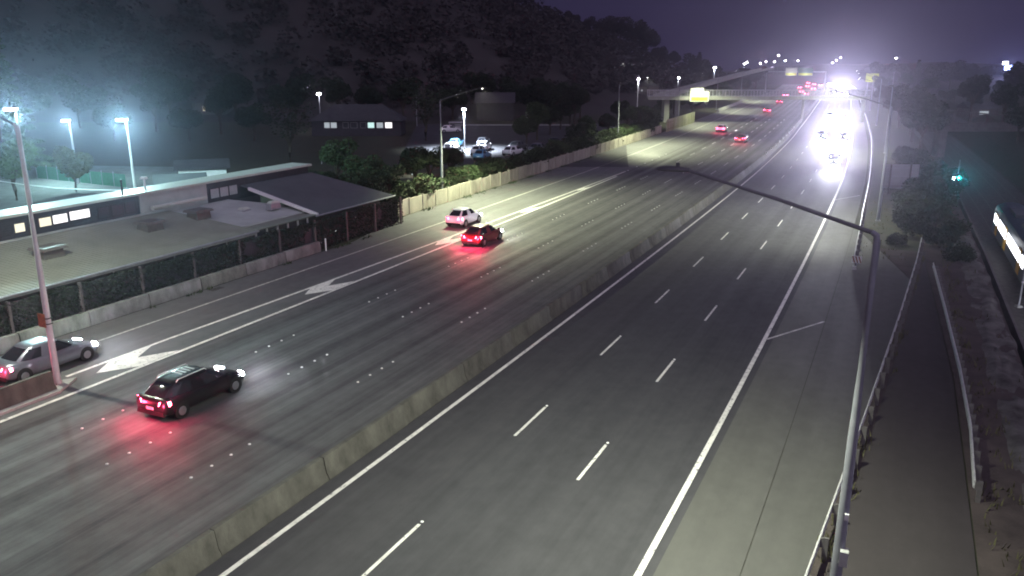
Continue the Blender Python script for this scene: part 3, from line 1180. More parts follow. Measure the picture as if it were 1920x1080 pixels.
def tree_variant(seed, h, spread, n, size, kind='broad'):
    """unit meshes for one tree: trunk with limbs, crown of leaf clumps"""
    rng = random.Random(seed)
    tr, cr = MB(), MB()
    if kind == 'bush':
        lobes = []
        for k in range(7):
            a = rng.uniform(0, 6.28)
            r = rng.uniform(.25, .42) * spread
            lobes.append((Vector((math.cos(a) * spread * .5, math.sin(a) * spread * .5, h * rng.uniform(.35, .65))), r + h * .12, .9))
        for k in range(4):
            a = rng.uniform(0, 6.28)
            tr.tube([(0, 0, -.1), (math.cos(a) * .2, math.sin(a) * .2, h * .3), (math.cos(a) * spread * .4, math.sin(a) * spread * .4, h * .6)], [.05, .035, .015], 5)
        leaf_quads(cr, crown_points(lobes, n, rng), size, rng)
    elif kind == 'conifer':
        tr.tube([(0, 0, -.2), (0, 0, h * .5), (.05, 0, h)], [.28, .17, .03], 8)
        z = h * .14
        while z < h * .97:
            f = 1 - z / h
            for k in range(7):
                a = rng.uniform(0, 6.28)
                ln = spread * (f ** .8) * rng.uniform(.7, 1.1) + .2
                tip = Vector((math.cos(a) * ln, math.sin(a) * ln, z - ln * .22))
                tr.tube([(0, 0, z), tip * .6 + Vector((0, 0, z * .4 + .1)), tip], [.05, .03, .01], 4, cap=False)
                pts = []
                for _ in range(max(4, int(n / 160 * (ln + .4)))):
                    q = rng.uniform(.2, 1.05)
                    pts.append(Vector((0, 0, z)).lerp(tip, q) + Vector((rng.gauss(0, .16), rng.gauss(0, .16), rng.gauss(0, .1) - .12 * q)))
                leaf_quads(cr, pts, size, rng, .3)
            z += h * .045
    else:
        th = h * rng.uniform(.28, .36)
        tr.tube([(0, 0, -.2), (.05, .02, th * .6), (rng.uniform(-.2, .2), rng.uniform(-.2, .2), th)], [h * .032, h * .024, h * .02], 8)
        lobes = []
        nl = 8
        for k in range(nl):
            a = 6.283 * k / nl + rng.uniform(-.4, .4)
            rr = spread * rng.uniform(.35, .72) if k else 0
            c = Vector((math.cos(a) * rr, math.sin(a) * rr, h * rng.uniform(.5, .84)))
            r = spread * rng.uniform(.34, .52)
            lobes.append((c, r, .85))
            tr.tube([(0, 0, th * .92), (c.x * .4, c.y * .4, th + (c.z - th) * .5), c], [h * .014, h * .009, h * .004], 5, cap=False)
        if kind == 'sparse':
            for k in range(26):
                c, r, _ = rng.choice(lobes)
                v = Vector((rng.gauss(0, 1), rng.gauss(0, 1), abs(rng.gauss(0, 1)))).normalized()
                tr.tube([c, c + v * r * .6 + Vector((0, 0, .1)), c + v * r * 1.25], [h * .005, h * .003, h * .0012], 4, cap=False)
        leaf_quads(cr, crown_points(lobes, n, rng), size, rng)
    tm, cm = tr.mesh('trunk', 60), cr.mesh('crown')
    tm.materials.append(M['bark'])
    cm.materials.append(M['foliage'])
    return tm, cm


TV = {'broad1': tree_variant(1, 8, 3.6, 4600, .2), 'broad2': tree_variant(2, 9.5, 3.2, 4600, .2), 'round': tree_variant(3, 6.0, 2.3, 4600, .125),
      'sparse': tree_variant(4, 9, 3.8, 750, .2, 'sparse'), 'conifer': tree_variant(5, 19, 4.6, 9000, .34, 'conifer'),
      'bush1': tree_variant(6, 2.6, 1.9, 2600, .125, 'bush'), 'bush2': tree_variant(7, 1.8, 1.5, 2000, .1, 'bush'),
      'lush': tree_variant(9, 6.4, 2.7, 5600, .2),
      'big': tree_variant(8, 13, 6.2, 3600, .42)}


def plant(name, var, loc, scale, label, cat, m, group=None, rz=None, sz=None):
    t = thing(name, label, cat, loc, random.uniform(0, 6.28) if rz is None else rz, group)
    tm, cm = TV[var]
    obj('trunk' if 'bush' not in var else 'stem', tm, M['bark'], t)
    obj('crown' if 'bush' not in var else 'foliage', cm, M[m], t)
    t.scale = (scale, scale, scale * (sz or 1))
    return t


# trees of the lit yard
p = at_y(30, 365, 84)
plant('broadleaf_tree', 'lush', (p.x, p.y, -.3), 1.15, 'leafy green tree lit by the floodlight at the left edge', 'tree', 'foliage_lit')
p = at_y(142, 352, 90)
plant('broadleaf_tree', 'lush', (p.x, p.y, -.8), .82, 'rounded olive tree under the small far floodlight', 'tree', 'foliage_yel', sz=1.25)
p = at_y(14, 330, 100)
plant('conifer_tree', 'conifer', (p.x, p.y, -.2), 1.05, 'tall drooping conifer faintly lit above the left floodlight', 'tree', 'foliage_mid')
# dark trees between the school and the hill
GD = 'dark trees behind the school and the houses'
for k, (px, Y, v, s_) in enumerate(((545, 118, 'sparse', 1.05), (480, 150, 'broad1', 1.0), (420, 165, 'broad2', 1.0), (360, 150, 'broad1', .9), (300, 170, 'broad2', 1.1),
                                    (220, 150, 'broad1', 1.0), (160, 180, 'big', .9), (60, 170, 'big', 1.0), (640, 200, 'broad2', 1.2), (700, 210, 'broad1', 1.2), (760, 190, 'broad2', 1.2),
                                    (800, 150, 'sparse', 1.15), (560, 190, 'big', .9), (450, 205, 'big', .9), (330, 210, 'big', 1.0), (850, 205, 'broad1', 1.2), (905, 215, 'broad2', 1.3),
                                    (1040, 200, 'broad1', 1.3), (1075, 185, 'broad2', 1.1), (1010, 215, 'big', .8), (960, 225, 'big', .8))):
    p = at_y(px, 300, Y)
    plant('dark_tree', v, (p.x, p.y, -.3), s_, 'dark tree in the unlit ground behind the school and car park', 'tree', 'foliage', GD)
# planting behind the noise wall
GS = 'shrubs behind the noise wall'
GT = 'trees behind the noise wall'
rng = random.Random(21)
s = 61.0
while s < 168:
    u = -26.6 - rng.uniform(0, 1.4)
    plant('shrub', rng.choice(['bush1', 'bush2', 'bush1']), ST(s, u, -.1), rng.uniform(.8, 1.35), 'dark shrub in the planting along the back of the noise wall', 'shrub', 'foliage' if rng.random() < .6 else 'foliage_mid', GS)
    s += rng.uniform(1.7, 2.9)
for k, (s, u, v, k_) in enumerate(((64, -30, 'broad1', .62), (62.5, -27.5, 'round', .7), (66, -28, 'broad2', .5), (73, -34.5, 'broad1', .55), (79, -31, 'round', .9), (84, -31, 'round', .8), (66, -36, 'broad1', .5), (62, -33, 'round', .75), (88, -33, 'round', .7), (69, -33, 'round', .9), (76, -31, 'broad2', .55), (82, -35, 'broad1', .6), (71, -38, 'broad2', .7),
                                   (126, -30, 'broad1', .5), (133, -31, 'bush1', 1.8), (140, -33, 'broad2', .55), (147, -31, 'round', .8),
                                   (154, -33, 'broad1', .62), (161, -31, 'round', .95), (168, -35, 'broad2', .7), (175, -31, 'bush1', 1.9), (180, -36, 'broad1', .7), (186, -33, 'bush1', 1.8),
                                   (128, -40, 'broad1', .75), (138, -42, 'broad2', .8), (150, -44, 'broad1', .85), (162, -46, 'broad2', .8), (174, -48, 'broad1', .85), (188, -50, 'broad2', .9),
                                   (205, -33, 'broad1', .7), (214, -31, 'round', 1.1), (224, -34, 'broad2', .75), (236, -31, 'broad1', .7), (250, -34, 'broad2', .9), (268, -32, 'broad1', .9), (290, -34, 'broad2', .9), (315, -33, 'broad1', 1), (345, -34, 'broad2', 1), (380, -33, 'broad1', 1))):
    if 'bush' in v:
        plant('shrub', v, ST(s, u, -.1), k_, 'dark shrub in the planting along the back of the noise wall', 'shrub', 'foliage', GS)
    else:
        plant('dark_tree', v, ST(s, u, -.2), k_, 'dark leafy tree behind the noise wall or along the far outbound verge', 'tree', 'foliage' if k % 3 else 'foliage_mid', GT)
# inbound side
GB = 'bushes behind the inbound guardrail'
for s, u, v, k_ in ((70, 17.6, 'bush2', .7), (74, 18.8, 'bush1', .9), (78, 18.6, 'bush1', 1.0), (78, 20.5, 'bush1', 1.2), (83, 18.9, 'bush1', 1.2), (83, 21, 'bush1', 1.3), (88, 18.5, 'bush1', 1.1), (89, 20.8, 'bush1', 1.5),
                    (94, 20.0, 'bush1', 1.4), (95, 22.2, 'bush1', 1.4), (101, 22.0, 'bush1', 1.6), (70, 20.6, 'bush1', .9), (66, 21.6, 'bush2', 1), (74, 22.0, 'bush1', 1.0), (108, 21, 'bush1', 1.7), (116, 20, 'bush1', 1.6), (124, 19.6, 'bush1', 1.6)):
    plant('bush', v, ST(s, u, -.1), k_ * .8, 'dark bush in the clump between the inbound guardrail and the railway', 'bush', 'foliage', GB)
GR = 'dark trees on the railway side'
rng = random.Random(5)
for s, u in ((84, 37), (90, 41), (97, 37.5), (103, 43), (108, 50), (96, 52), (118, 58), (112, 38), (120, 46), (130, 37), (138, 50), (146, 40), (150, 22.0), (160, 37), (165, 21.5), (172, 48), (180, 22), (190, 39), (200, 21), (212, 36), (225, 22), (240, 40), (250, 21), (268, 36), (285, 21),
             (300, 42), (320, 22), (345, 38), (365, 22), (395, 24), (420, 34), (450, 24), (490, 30), (530, 24), (150, 62), (190, 66), (240, 64), (290, 60), (350, 62), (170, 90), (230, 95), (300, 90), (380, 70)):
    plant('dark_tree', rng.choice(['broad1', 'broad2', 'round', 'broad1']), ST(s, u, -.2 if u < 30 else 1.0), rng.uniform(.8, 1.15), 'dark tree in the unlit ground on the railway side', 'tree', 'foliage', GR)
# silhouettes on the horizon
GH = 'tree silhouettes along the hill crest'
for px, py, Y, v, k_ in ((1130, 66, 400, 'big', .9), (1150, 70, 410, 'big', 1.0), (1190, 84, 405, 'big', 1.25), (1212, 86, 410, 'big', 1.1), (1235, 92, 400, 'broad1', 1.2), (1265, 98, 395, 'broad2', 1.1), (1305, 102, 390, 'big', 1.0),
                         (1312, 100, 392, 'conifer', .75), (1330, 108, 385, 'big', .9), (1352, 112, 380, 'broad1', 1.2), (1388, 122, 385, 'big', .8), (1405, 124, 390, 'broad2', 1.1), (1420, 124, 385, 'big', .85), (1370, 118, 385, 'broad1', 1.1), (1100, 60, 410, 'big', .75), (1070, 50, 415, 'big', .7)):
    p = at_y(px, py, Y)
    plant('dark_tree', v, (p.x, p.y, min(p.z, hill_h(p.x, p.y) + 1.0) if p.x < 138 else -.2), k_, 'tree silhouette on the hill crest against the purple sky', 'tree', 'foliage_far', GH)
for px, Y, v, k_ in ((1640, 420, 'big', 1.0), (1662, 430, 'big', .95), (1700, 440, 'big', .9), (1722, 400, 'conifer', .75), (1760, 380, 'big', 1.0), (1785, 385, 'big', 1.05), (1812, 400, 'big', .95), (1840, 420, 'big', .9), (1925, 300, 'big', 1.1), (1870, 430, 'big', .85)):
    p = at_y(px, 130, Y)
    plant('dark_tree', v, (p.x, p.y, .9), k_, 'tree silhouette on the low horizon beyond the railway', 'tree', 'foliage_far', 'tree silhouettes beyond the railway')
# wood that covers the hill
rng = random.Random(11)
wood = MB()
cnt = 0
while cnt < 1500:
    x, y = rng.uniform(-330, 132), rng.uniform(205, 470)
    h = hill_h(x, y)
    if h < 2.5 or (y > 430 and rng.random() < .6):
        continue
    r = rng.uniform(2.0, 4.2)
    c0 = Vector((x, y, h + r * .7))
    pts = []
    for _ in range(70):
        v = Vector((rng.gauss(0, 1), rng.gauss(0, 1), rng.gauss(.3, 1))).normalized()
        pts.append(c0 + v * r * rng.uniform(.7, 1.05))
    leaf_quads(wood, pts, .8, rng)
    cnt += 1
w = obj('hillside_woods', wood, M['foliage_far'])
tag(w, 'dark woodland covering the hillside', 'woods', kind='stuff')

# weeds along the path edges and verges
rng = random.Random(31)
wd_ = MB()
for _ in range(5200):
    s = rng.uniform(14, 92)
    side = rng.random()
    if side < .3:
        u = near_rail_u(min(s, 66)) + .2 + rng.gauss(0, .16)
        if s > 66:
            continue
    elif side < .75:
        u = 20.6 + abs(rng.gauss(0, .9))
    else:
        u = 14.9 + rng.uniform(0, 3.4)
        if s < 64:
            continue
    if noise.noise(Vector((s * .5, u * .9, 4))) < -.02:
        continue
    b0 = ST(s, u, 0)
    hgt = rng.uniform(.08, .34)
    a_ = rng.uniform(0, 6.28)
    dx_, dy_ = math.cos(a_), math.sin(a_)
    wd_.add([b0 + Vector((-dy_ * .03, dx_ * .03, 0)), b0 + Vector((dy_ * .03, -dx_ * .03, 0)), b0 + Vector((dx_ * hgt * .5, dy_ * hgt * .5, hgt))], [(0, 1, 2)])
o = obj('verge_weeds', wd_, M['foliage_yel'])
tag(o, 'sparse weeds along the guardrails and the path edge', 'weeds', kind='stuff')
# weeds at the foot of the low wall and the noise wall
wd_ = MB()
for _ in range(2600):
    s = rng.uniform(10, 120)
    if s < 56:
        u = -22.0 + abs(rng.gauss(0, .12))
    else:
        u = -24.5 + abs(rng.gauss(0, .35))
    if noise.noise(Vector((s * .35, 8, 4))) < .05:
        continue
    b0 = ST(s, u, 0)
    hgt = rng.uniform(.06, .3)
    a_ = rng.uniform(0, 6.28)
    dx_, dy_ = math.cos(a_), math.sin(a_)
    wd_.add([b0 + Vector((-dy_ * .04, dx_ * .04, 0)), b0 + Vector((dy_ * .04, -dx_ * .04, 0)), b0 + Vector((dx_ * hgt * .5, dy_ * hgt * .5, hgt))], [(0, 1, 2)])
o = obj('roadside_weeds', wd_, M['foliage_mid'])
tag(o, 'low weeds at the foot of the roadside walls', 'weeds', kind='stuff')

# ------------------------------------------------------------------ ivy wall
iv = thing('ivy_wall', 'tall fence overgrown with dark ivy along the on-ramp', 'wall')
mb = MB()
for k in range(18):
    s = -8 + 4 * k
    mb = MB().box((0, 0, 1.2), (.14, .14, 2.4))
    obj('post', mb, M['brick_dull'], iv, loc=ST(s, -22.72, 0), rot=(0, 0, heading(s)))
    if k < 17:
        obj('panel', MB().box((0, 0, 1.15), (3.8, .08, 2.1)), M['board_dark'], iv, loc=ST(s + 2, -22.98, .02), rot=(0, 0, heading(s)))
rng = random.Random(3)
ivy = MB()
pts = []
for _ in range(26000):
    s = rng.uniform(-8, 60.5)
    top = 2.32 + .22 * noise.noise(Vector((s * .8, 0, 0))) + .12 * noise.noise(Vector((s * 3.1, 5, 0)))
    z = top * (1 - rng.random() ** 1.35)
    d = .12 + .20 * (.5 + .5 * noise.noise(Vector((s * 1.1, z * 1.3, 2)))) + rng.uniform(-.06, .07)
    if z > .25 and noise.noise(Vector((s * .45, z * .5, 9))) < -.42:
        continue
    if s > 48:
        d *= 1 - (s - 48) * .03
    pts.append(ST(s, -22.95 + d, z))
leaf_quads(ivy, pts, .085, rng, .3)
o = obj('ivy', ivy, M['ivy'], iv)
o['kind'] = 'stuff'
# marker post on the low wall's end
mp_ = thing('marker_post', 'thin white marker post on the verge below the ivy', 'post', ST(48.3, -22.0, 0))
obj('post', MB().box((0, 0, .5), (.1, .03, 1.0)), M['white_board'], mp_)
obj('cap', MB().box((0, 0, 1.02), (.11, .04, .05)), M['trim'], mp_)
dr = thing('drain_grate', 'dark drain grate in the on-ramp shoulder', 'drain', ST(36.6, -21.6, .008), heading(36))
obj('frame', MB().box((0, 0, .004), (1.0, .5, .012)), M['post_dark'], dr)
for k in range(5):
    obj('bar', MB().box((0, -.18 + .09 * k, .014), (.9, .03, .012)), M['trim'], dr)


# ------------------------------------------------------------------ school building
def on_u(px, py, u):
    """(s, z) where the ray through a pixel meets the upright plane at offset u"""
    lo, hi = -6.0, 13.5
    for _ in range(50):
        z = (lo + hi) / 2
        p = at(px, py, z)
        t = p.x * CS - p.y * SN
        s = p.x * SN + p.y * CS
        if t + 17.1 + dev(s) < u:
            lo = z
        else:
            hi = z
    return s, z


def ribbed(name, m, parent, s0, s1, u0, z0, s0t, s1t, u1, z1, pitch=.3, hgt=.022, thick=.06):
    """profiled roof sheet from the eave (u0) up to the top (u1)"""
    n = int((s1 - s0) / pitch)
    prof = []
    for k in range(n):
        for f, h in ((0, 0), (.62, 0), (.70, hgt), (.92, hgt)):
            prof.append(((k + f) / n, h))
    prof.append((1, 0))
    a = [ST(s0 + (s1 - s0) * f, u0, z0 + h) for f, h in prof]
    b = [ST(s0t + (s1t - s0t) * f, u1, z1 + h) for f, h in prof]
    mb = MB()
    nn = len(prof)
    mb.add(a + b, [(i, i + 1, nn + i + 1, nn + i) for i in range(nn - 1)])
    mb.hexa([ST(s0, u0, z0 - thick), ST(s1, u0, z0 - thick), ST(s1t, u1, z1 - thick), ST(s0t, u1, z1 - thick)],
            [ST(s0, u0, z0 - .006), ST(s1, u0, z0 - .006), ST(s1t, u1, z1 - .006), ST(s0t, u1, z1 - .006)])
    return obj(name, mb, m, parent)


def slab(mb, s0, s1, u0, u1, z0, z1):
    return mb.hexa([ST(s0, u0, z0), ST(s1, u0, z0), ST(s1, u1, z0), ST(s0, u1, z0)], [ST(s0, u0, z1), ST(s1, u0, z1), ST(s1, u1, z1), ST(s0, u1, z1)])


UC = -31.4
sch = thing('school_block', 'long low school block with ribbed tan roof and lit clerestory windows', 'building')
obj('wall', slab(slab(MB(), -14, 60, -24.95, -25.15, -.5, 2.26), -14, 60, -39, -39.2, -.5, 3.5), M['brick_dull'], sch)
rA = ribbed('roof', M['roof_tan'], sch, -14, 43.5, -24.2, 2.3, -14, 41.8, UC + .12, 3.5)
obj('gutter', MB().tube([ST(s, -24.12, 2.24) for s in (-14, 10, 30, 43.5)], .075, 6), M['galv_dull'], sch)
obj('fascia', slab(MB(), -14, 43.4, -24.24, -24.3, 2.02, 2.22), M['board_pale'], sch)
for k in range(7):
    obj('downpipe', MB().tube([ST(18 + 4.6 * k, -24.2, 2.2), ST(18 + 4.6 * k, -24.8, 1.9), ST(18 + 4.6 * k, -24.86, 0)], .045, 6), M['white_board'] if k % 2 else M['galv_dull'], sch)
cw = obj('clerestory_wall', slab(MB(), -14, 39.6, UC, UC - .2, 3.2, 4.9), M['board_dark'], sch)
for k in range(9):
    obj('weatherboard', slab(MB(), -14, 39.6, UC + .03, UC, 3.62 + .0 + k * .145, 3.62 + k * .145 + .125), M['board_dark'], cw)
obj('flashing', slab(MB(), -14, 41.7, UC + .45, UC + .02, 3.5, 3.56), M['roof_pale'], sch)
for px0, px1, py0, py1, mm in ((28, 46, 419, 435, 'win_warm'), (74, 95.5, 408, 424, 'win_warm'), (99.5, 126, 402, 418, 'win_cool'), (131, 168, 394, 410, 'win_cool')):
    pm_ = (py0 + py1) / 2
    sa, _ = on_u(px0, pm_ + 2, UC + .06)
    sb, _ = on_u(px1, pm_ - 2, UC + .06)
    _, zt = on_u((px0 + px1) / 2, py0, UC + .06)
    _, zb_ = on_u((px0 + px1) / 2, py1, UC + .06)
    wd = obj('window', slab(MB(), sa - .06, sb + .06, UC + .06, UC + .02, zb_ - .06, zt + .06), M['board_dark'], sch)
    obj('pane', slab(MB(), sa, sb, UC + .075, UC + .055, zb_, zt), M[mm], wd)
# dark unlit clerestory windows
for s in [on_u(px_, 384, UC)[0] for px_ in (180, 206, 232)]:
    wd = obj('window', slab(MB(), s, s + .95, UC + .06, UC + .02, 3.75, 4.55), M['trim'], sch)
    obj('pane', slab(MB(), s + .06, s + .89, UC + .075, UC + .055, 3.81, 4.49), M['pane'], wd)
# upper roof: pale capping, then falling away
obj('roof_capping', slab(MB(), -14, 58.3, UC + .38, UC - 1.9, 4.9, 5.06), M['roof_white'], sch)
mb = MB().hexa([ST(-14, UC - 1.9, 4.9), ST(58.3, UC - 1.9, 4.9), ST(58.3, -40, 3.3), ST(-14, -40, 3.3)], [ST(-14, UC - 1.9, 5.03), ST(58.3, UC - 1.9, 5.03), ST(58.3, -40, 3.43), ST(-14, -40, 3.43)])
obj('rear_roof', mb, M['roof_pale'], sch)
# recess between the two wings
mb = MB().hexa([ST(41.6, -25.6, 2.36), ST(52, -25.6, 2.36), ST(48, UC + .1, 3.1), ST(39.7, UC + .1, 3.1)], [ST(41.6, -25.6, 2.46), ST(52, -25.6, 2.46), ST(48, UC + .1, 3.36), ST(39.7, UC + .1, 3.36)])
obj('link_roof', mb, M['roof_pale'], sch)
obj('link_wall', slab(MB(), 39.7, 46, UC - .02, UC - .2, 3.2, 4.9), M['roof_pale'], sch)
obj('duct', MB().tube([ST(40.1, UC + .7, 3.95), ST(45.4, UC + .45, 3.9)], .16, 10), M['roof_white'], sch, smooth=60)
# second wing
obj('clerestory_wall', slab(MB(), 46, 58.2, UC, UC - .2, 3.2, 4.9), M['board_dark'], sch)
for k in range(3):
    s = 46.25 + k * 1.0
    wd = obj('window', slab(MB(), s, s + .95, UC + .05, UC + .01, 3.62, 4.42), M['trim'], sch)
    obj('blind', slab(MB(), s + .05, s + .90, UC + .065, UC + .045, 3.66, 4.38), M['board_pale'], wd)
ribbed('wing_roof', M['roof_grey'], sch, 50.4, 61.2, -24.2, 2.3, 49.4, 58.3, UC + .2, 4.3)
mb = MB().hexa([ST(50.15, -24.2, 2.2), ST(50.4, -24.2, 2.2), ST(49.4, UC + 1.2, 4.0), ST(49.15, UC + 1.2, 4.0)], [ST(50.15, -24.2, 2.42), ST(50.4, -24.2, 2.42), ST(49.4, UC + 1.2, 4.22), ST(49.15, UC + 1.2, 4.22)])
obj('barge_board', mb, M['white_board'], sch)
obj('gutter', MB().tube([ST(50, -24.12, 2.24), ST(61.3, -24.12, 2.24)], .075, 6), M['galv_dull'], sch)
for k in range(6):
    obj('veranda_post', MB().box((0, 0, 1.1), (.1, .1, 2.2)), M['white_board'], sch, loc=ST(43.6 + 1.15 * k, -24.5, 0), rot=(0, 0, heading(46)))
obj('link_eave', slab(MB(), 43.4, 50.1, -24.2, -25.7, 2.26, 2.36), M['roof_tan'], sch)
# roof ventilators
GV = 'roof ventilators on the tan roof'
for s, u, l in ((30.0, -27.9, 'box roof ventilator behind the ramp nose pole'), (37.9, -28.5, 'middle box roof ventilator on the tan roof'), (43.0 - .6, -28.7, 'box roof ventilator nearest the pale link roof')):
    z = 2.3 + 1.2 * (-24.2 - u) / 7.1
    t = thing('roof_ventilator', l, 'roof vent', ST(s, u, z), heading(s), GV)
    obj('upstand', MB().box((0, 0, .16), (1.35, 1.05, .5), top=.92), M['vent'], t)
    obj('cap', MB().box((0, 0, .52), (1.7, 1.4, .16), top=.88), M['vent'], t)
    obj('louvre', MB().box((0, 0, .42), (1.4, 1.12, .03)), M['trim'], t)
for px, py, z, d, l in ((457, 392, 3.0, (.9, .6, .35), 'small white skylight box on the pale link roof'), (512, 380, 3.3, (1.1, .5, .4), 'pale plant box beside the white barge board')):
    p = at(px, py, z)
    t = thing('skylight', l, 'skylight', (p.x, p.y, z - .35), heading(46))
    obj('kerb', MB().box((0, 0, .1), (d[0], d[1], .5)), M['galv_dull'], t)
    obj('dome', MB().box((0, 0, .42), (d[0] * .95, d[1] * .95, .16), top=.6), M['roof_white'], t)
p = on_u(272, 352, UC - 1.0)
t = thing('roof_cowl', 'small white flue cowl on the school ridge', 'flue', ST(p[0], UC - 1.0, 5.05))
obj('pipe', MB().tube([(0, 0, -.05), (0, 0, .75)], .07, 8), M['white_board'], t)
obj('cowl', MB().box((0, 0, .82), (.5, .3, .16), top=.8), M['white_board'], t)
p = on_u(225, 355, UC - .3)
t = thing('roof_flue', 'thin dark flue pipe on the school ridge', 'flue', ST(p[0], UC - .1, 5.0))
obj('pipe', MB().tube([(0, 0, 0), (0, 0, 1.0)], .06, 8), M['trim'], t)
obj('cap', MB().tube([(0, 0, 1.0), (0, 0, 1.12)], [.1, .07], 8), M['trim'], t)

# yard behind the school
yp = [at_y(-160, 300, 66), at_y(330, 300, 84), at_y(330, 300, 112), at_y(-160, 300, 116)]
yard = obj('yard', MB().prism([(p.x, p.y) for p in yp][::1], -.02, .02), M['concrete_pale'])
yard.data.materials[0] = mat('yard_asphalt', (.12, .13, .13), .8, var=.3, scale=.8)
tag(yard, 'asphalt school yard under the floodlights', 'yard', kind='structure')
fn = thing('yard_fence', 'green screened fence along the back of the yard', 'fence')
a, b = at_y(70, 330, 101), at_y(236, 340, 93)
for k in range(8):
    q = a.lerp(b, (k + .5) / 8)
    d = b - a
    obj('fence_panel', MB().box((0, 0, .75), (d.xy.length / 8 - .08, .05, 1.5)), M['foliage_mid'] if k == 99 else M.setdefault('screen', mat('green_screen', (.05, .20, .13), .7, var=.2)), fn,
        loc=(q.x, q.y, .02), rot=(0, 0, math.atan2(d.y, d.x)))
    obj('post', MB().box((0, 0, .85), (.08, .08, 1.7)), M['galv_dull'], fn, loc=(a.lerp(b, k / 8).x, a.lerp(b, k / 8).y, .02))
cbl = thing('overhead_cable', 'thin pale overhead cable crossing the yard', 'cable')
a, b = at_y(-10, 338, 72), at_y(238, 357, 62)
mid_ = [a.lerp(b, f) - Vector((0, 0, .25 * math.sin(math.pi * f))) for f in (0, .25, .5, .75, 1)]
obj('wire', MB().tube(mid_, .035, 5), M['pole_white'], cbl)
obj('anchor', MB().tube([b - Vector((0, 0, 2)), b + Vector((0, 0, .2))], .06, 6), M['galv_dull'], cbl)


# ------------------------------------------------------------------ houses
def house(name, label, loc, rz, d, roof_h, wall_m, roof_m, wins=(), hip=False, eave=.45):
    """gabled house, ridge along x; wins = (x, z, w, h, material) on the -y side"""
    t = thing(name, label, 'building', loc, rz)
    x, y, h = d[0] / 2, d[1] / 2, d[2]
    obj('wall', MB().box((0, 0, h / 2), d), M[wall_m], t)
    e = eave
    k = x * (.55 if hip else 1)
    rf = MB().add([(-x - e, -y - e, h), (x + e, -y - e, h), (x + e, y + e, h), (-x - e, y + e, h), (-k - (0 if hip else e), 0, h + roof_h), (k + (0 if hip else e), 0, h + roof_h)],
                  [(0, 1, 5, 4), (2, 3, 4, 5), (1, 2, 5), (3, 0, 4), (0, 3, 2, 1)])
    obj('roof', rf, M[roof_m], t)
    for wx, wz, ww, wh, wm in wins:
        f = obj('window', MB().box((wx, -y - .01, wz), (ww + .12, .06, wh + .12)), M['board_pale'], t)
        obj('pane', MB().box((wx, -y - .04, wz), (ww, .03, wh)), M[wm], f)
    return t


p0, p1 = at_y(585, 236, 160), at_y(752, 236, 160)
lb = house('long_hall', 'long dark-roofed hall with a row of partly lit windows', ((p0.x + p1.x) / 2, 163, 0), 0, (p1.x - p0.x, 7, 2.9), 3.0, 'board_dark', 'roof_dark',
           [(-5.6, 2.1, 1.0, 1.0, 'win_dim'), (-4.3, 2.1, 1.1, 1.0, 'win_dim'), (-2.0, 2.1, 1.0, 1.0, 'pane'), (-.4, 2.1, 1.2, 1.0, 'pane'), (1.4, 2.1, 1.0, 1.0, 'pane'), (2.9, 2.1, 1.2, 1.0, 'win_teal'), (4.6, 2.1, 1.2, 1.0, 'win_dim'), (6.3, 2.1, 1.3, 1.05, 'win_cool')], hip=True)
p = at(625, 292, 1)
t = thing('garden_pavilion', 'small pale pyramid canopy in the dark gardens', 'canopy', (p.x, p.y, 0))
obj('roof', MB().add([(-1.6, -1.6, 1.9), (1.6, -1.6, 1.9), (1.6, 1.6, 1.9), (-1.6, 1.6, 1.9), (0, 0, 2.8)], [(0, 1, 4), (1, 2, 4), (2, 3, 4), (3, 0, 4), (0, 3, 2, 1)]), M['board_pale'], t)
for sx in (-1, 1):
    for sy in (-1, 1):
        obj('post', MB().box((sx * 1.4, sy * 1.4, .95), (.1, .1, 1.9)), M['board_pale'], t)
p = at_y(380, 318, 92)
house('garage', 'white-walled garage behind the school ridge', (p.x, p.y, -.1), R(20), (5.0, 4.5, 2.6), .9, 'white_board', 'roof_dark')
p = at_y(338, 340, 82)
house('shed', 'low shed with pale end wall behind the school ridge', (p.x, p.y, -.1), R(24), (4.2, 3.0, 2.5), .7, 'board_pale', 'roof_grey')


def on_hill(px, py, dz):
    Y = 180.0
    while Y < 430:
        q = at_y(px, py, Y)
        if q.z <= hill_h(q.x, q.y) + dz:
            return q
        Y += 2
    return at_y(px, py, 300)


for px, py, l, wins in ((1275, 92, 'hillside house with one bright and two dim windows', [(1.6, 1.5, 1.6, 1.3, 'win_cool'), (-2.4, 1.5, 1.3, 1.2, 'win_dim'), (-.9, 1.5, 1.0, 1.2, 'win_dim'), (3.4, 1.5, .8, 1.2, 'win_dim')]),
                        (1180, 119, 'hillside house with a row of small lit windows', [(-4, 1.4, .6, 1.1, 'win_dim'), (-2.8, 1.4, .7, 1.2, 'win_cool'), (-.6, 1.4, .6, 1.2, 'win_dim'), (.6, 1.4, .8, 1.1, 'win_dim'), (4.2, 1.4, .5, .6, 'win_warm')]),
                        (400, 199, 'house among trees with two small lit windows', [(-1.1, 1.5, .7, 1.2, 'win_warm'), (.4, 1.5, .6, 1.2, 'win_dim')]),
                        (1205, 63, 'house near the hill crest with one faint window', [(0, 1.4, .5, .5, 'win_dim')])):
    q = on_hill(px, py, 1.5)
    house('hillside_house', l, (q.x, q.y, hill_h(q.x, q.y) - .6), 0, (12 if px != 400 else 8, 7, 2.8), 1.8, 'brick_dull', 'roof_dark', wins, hip=True)

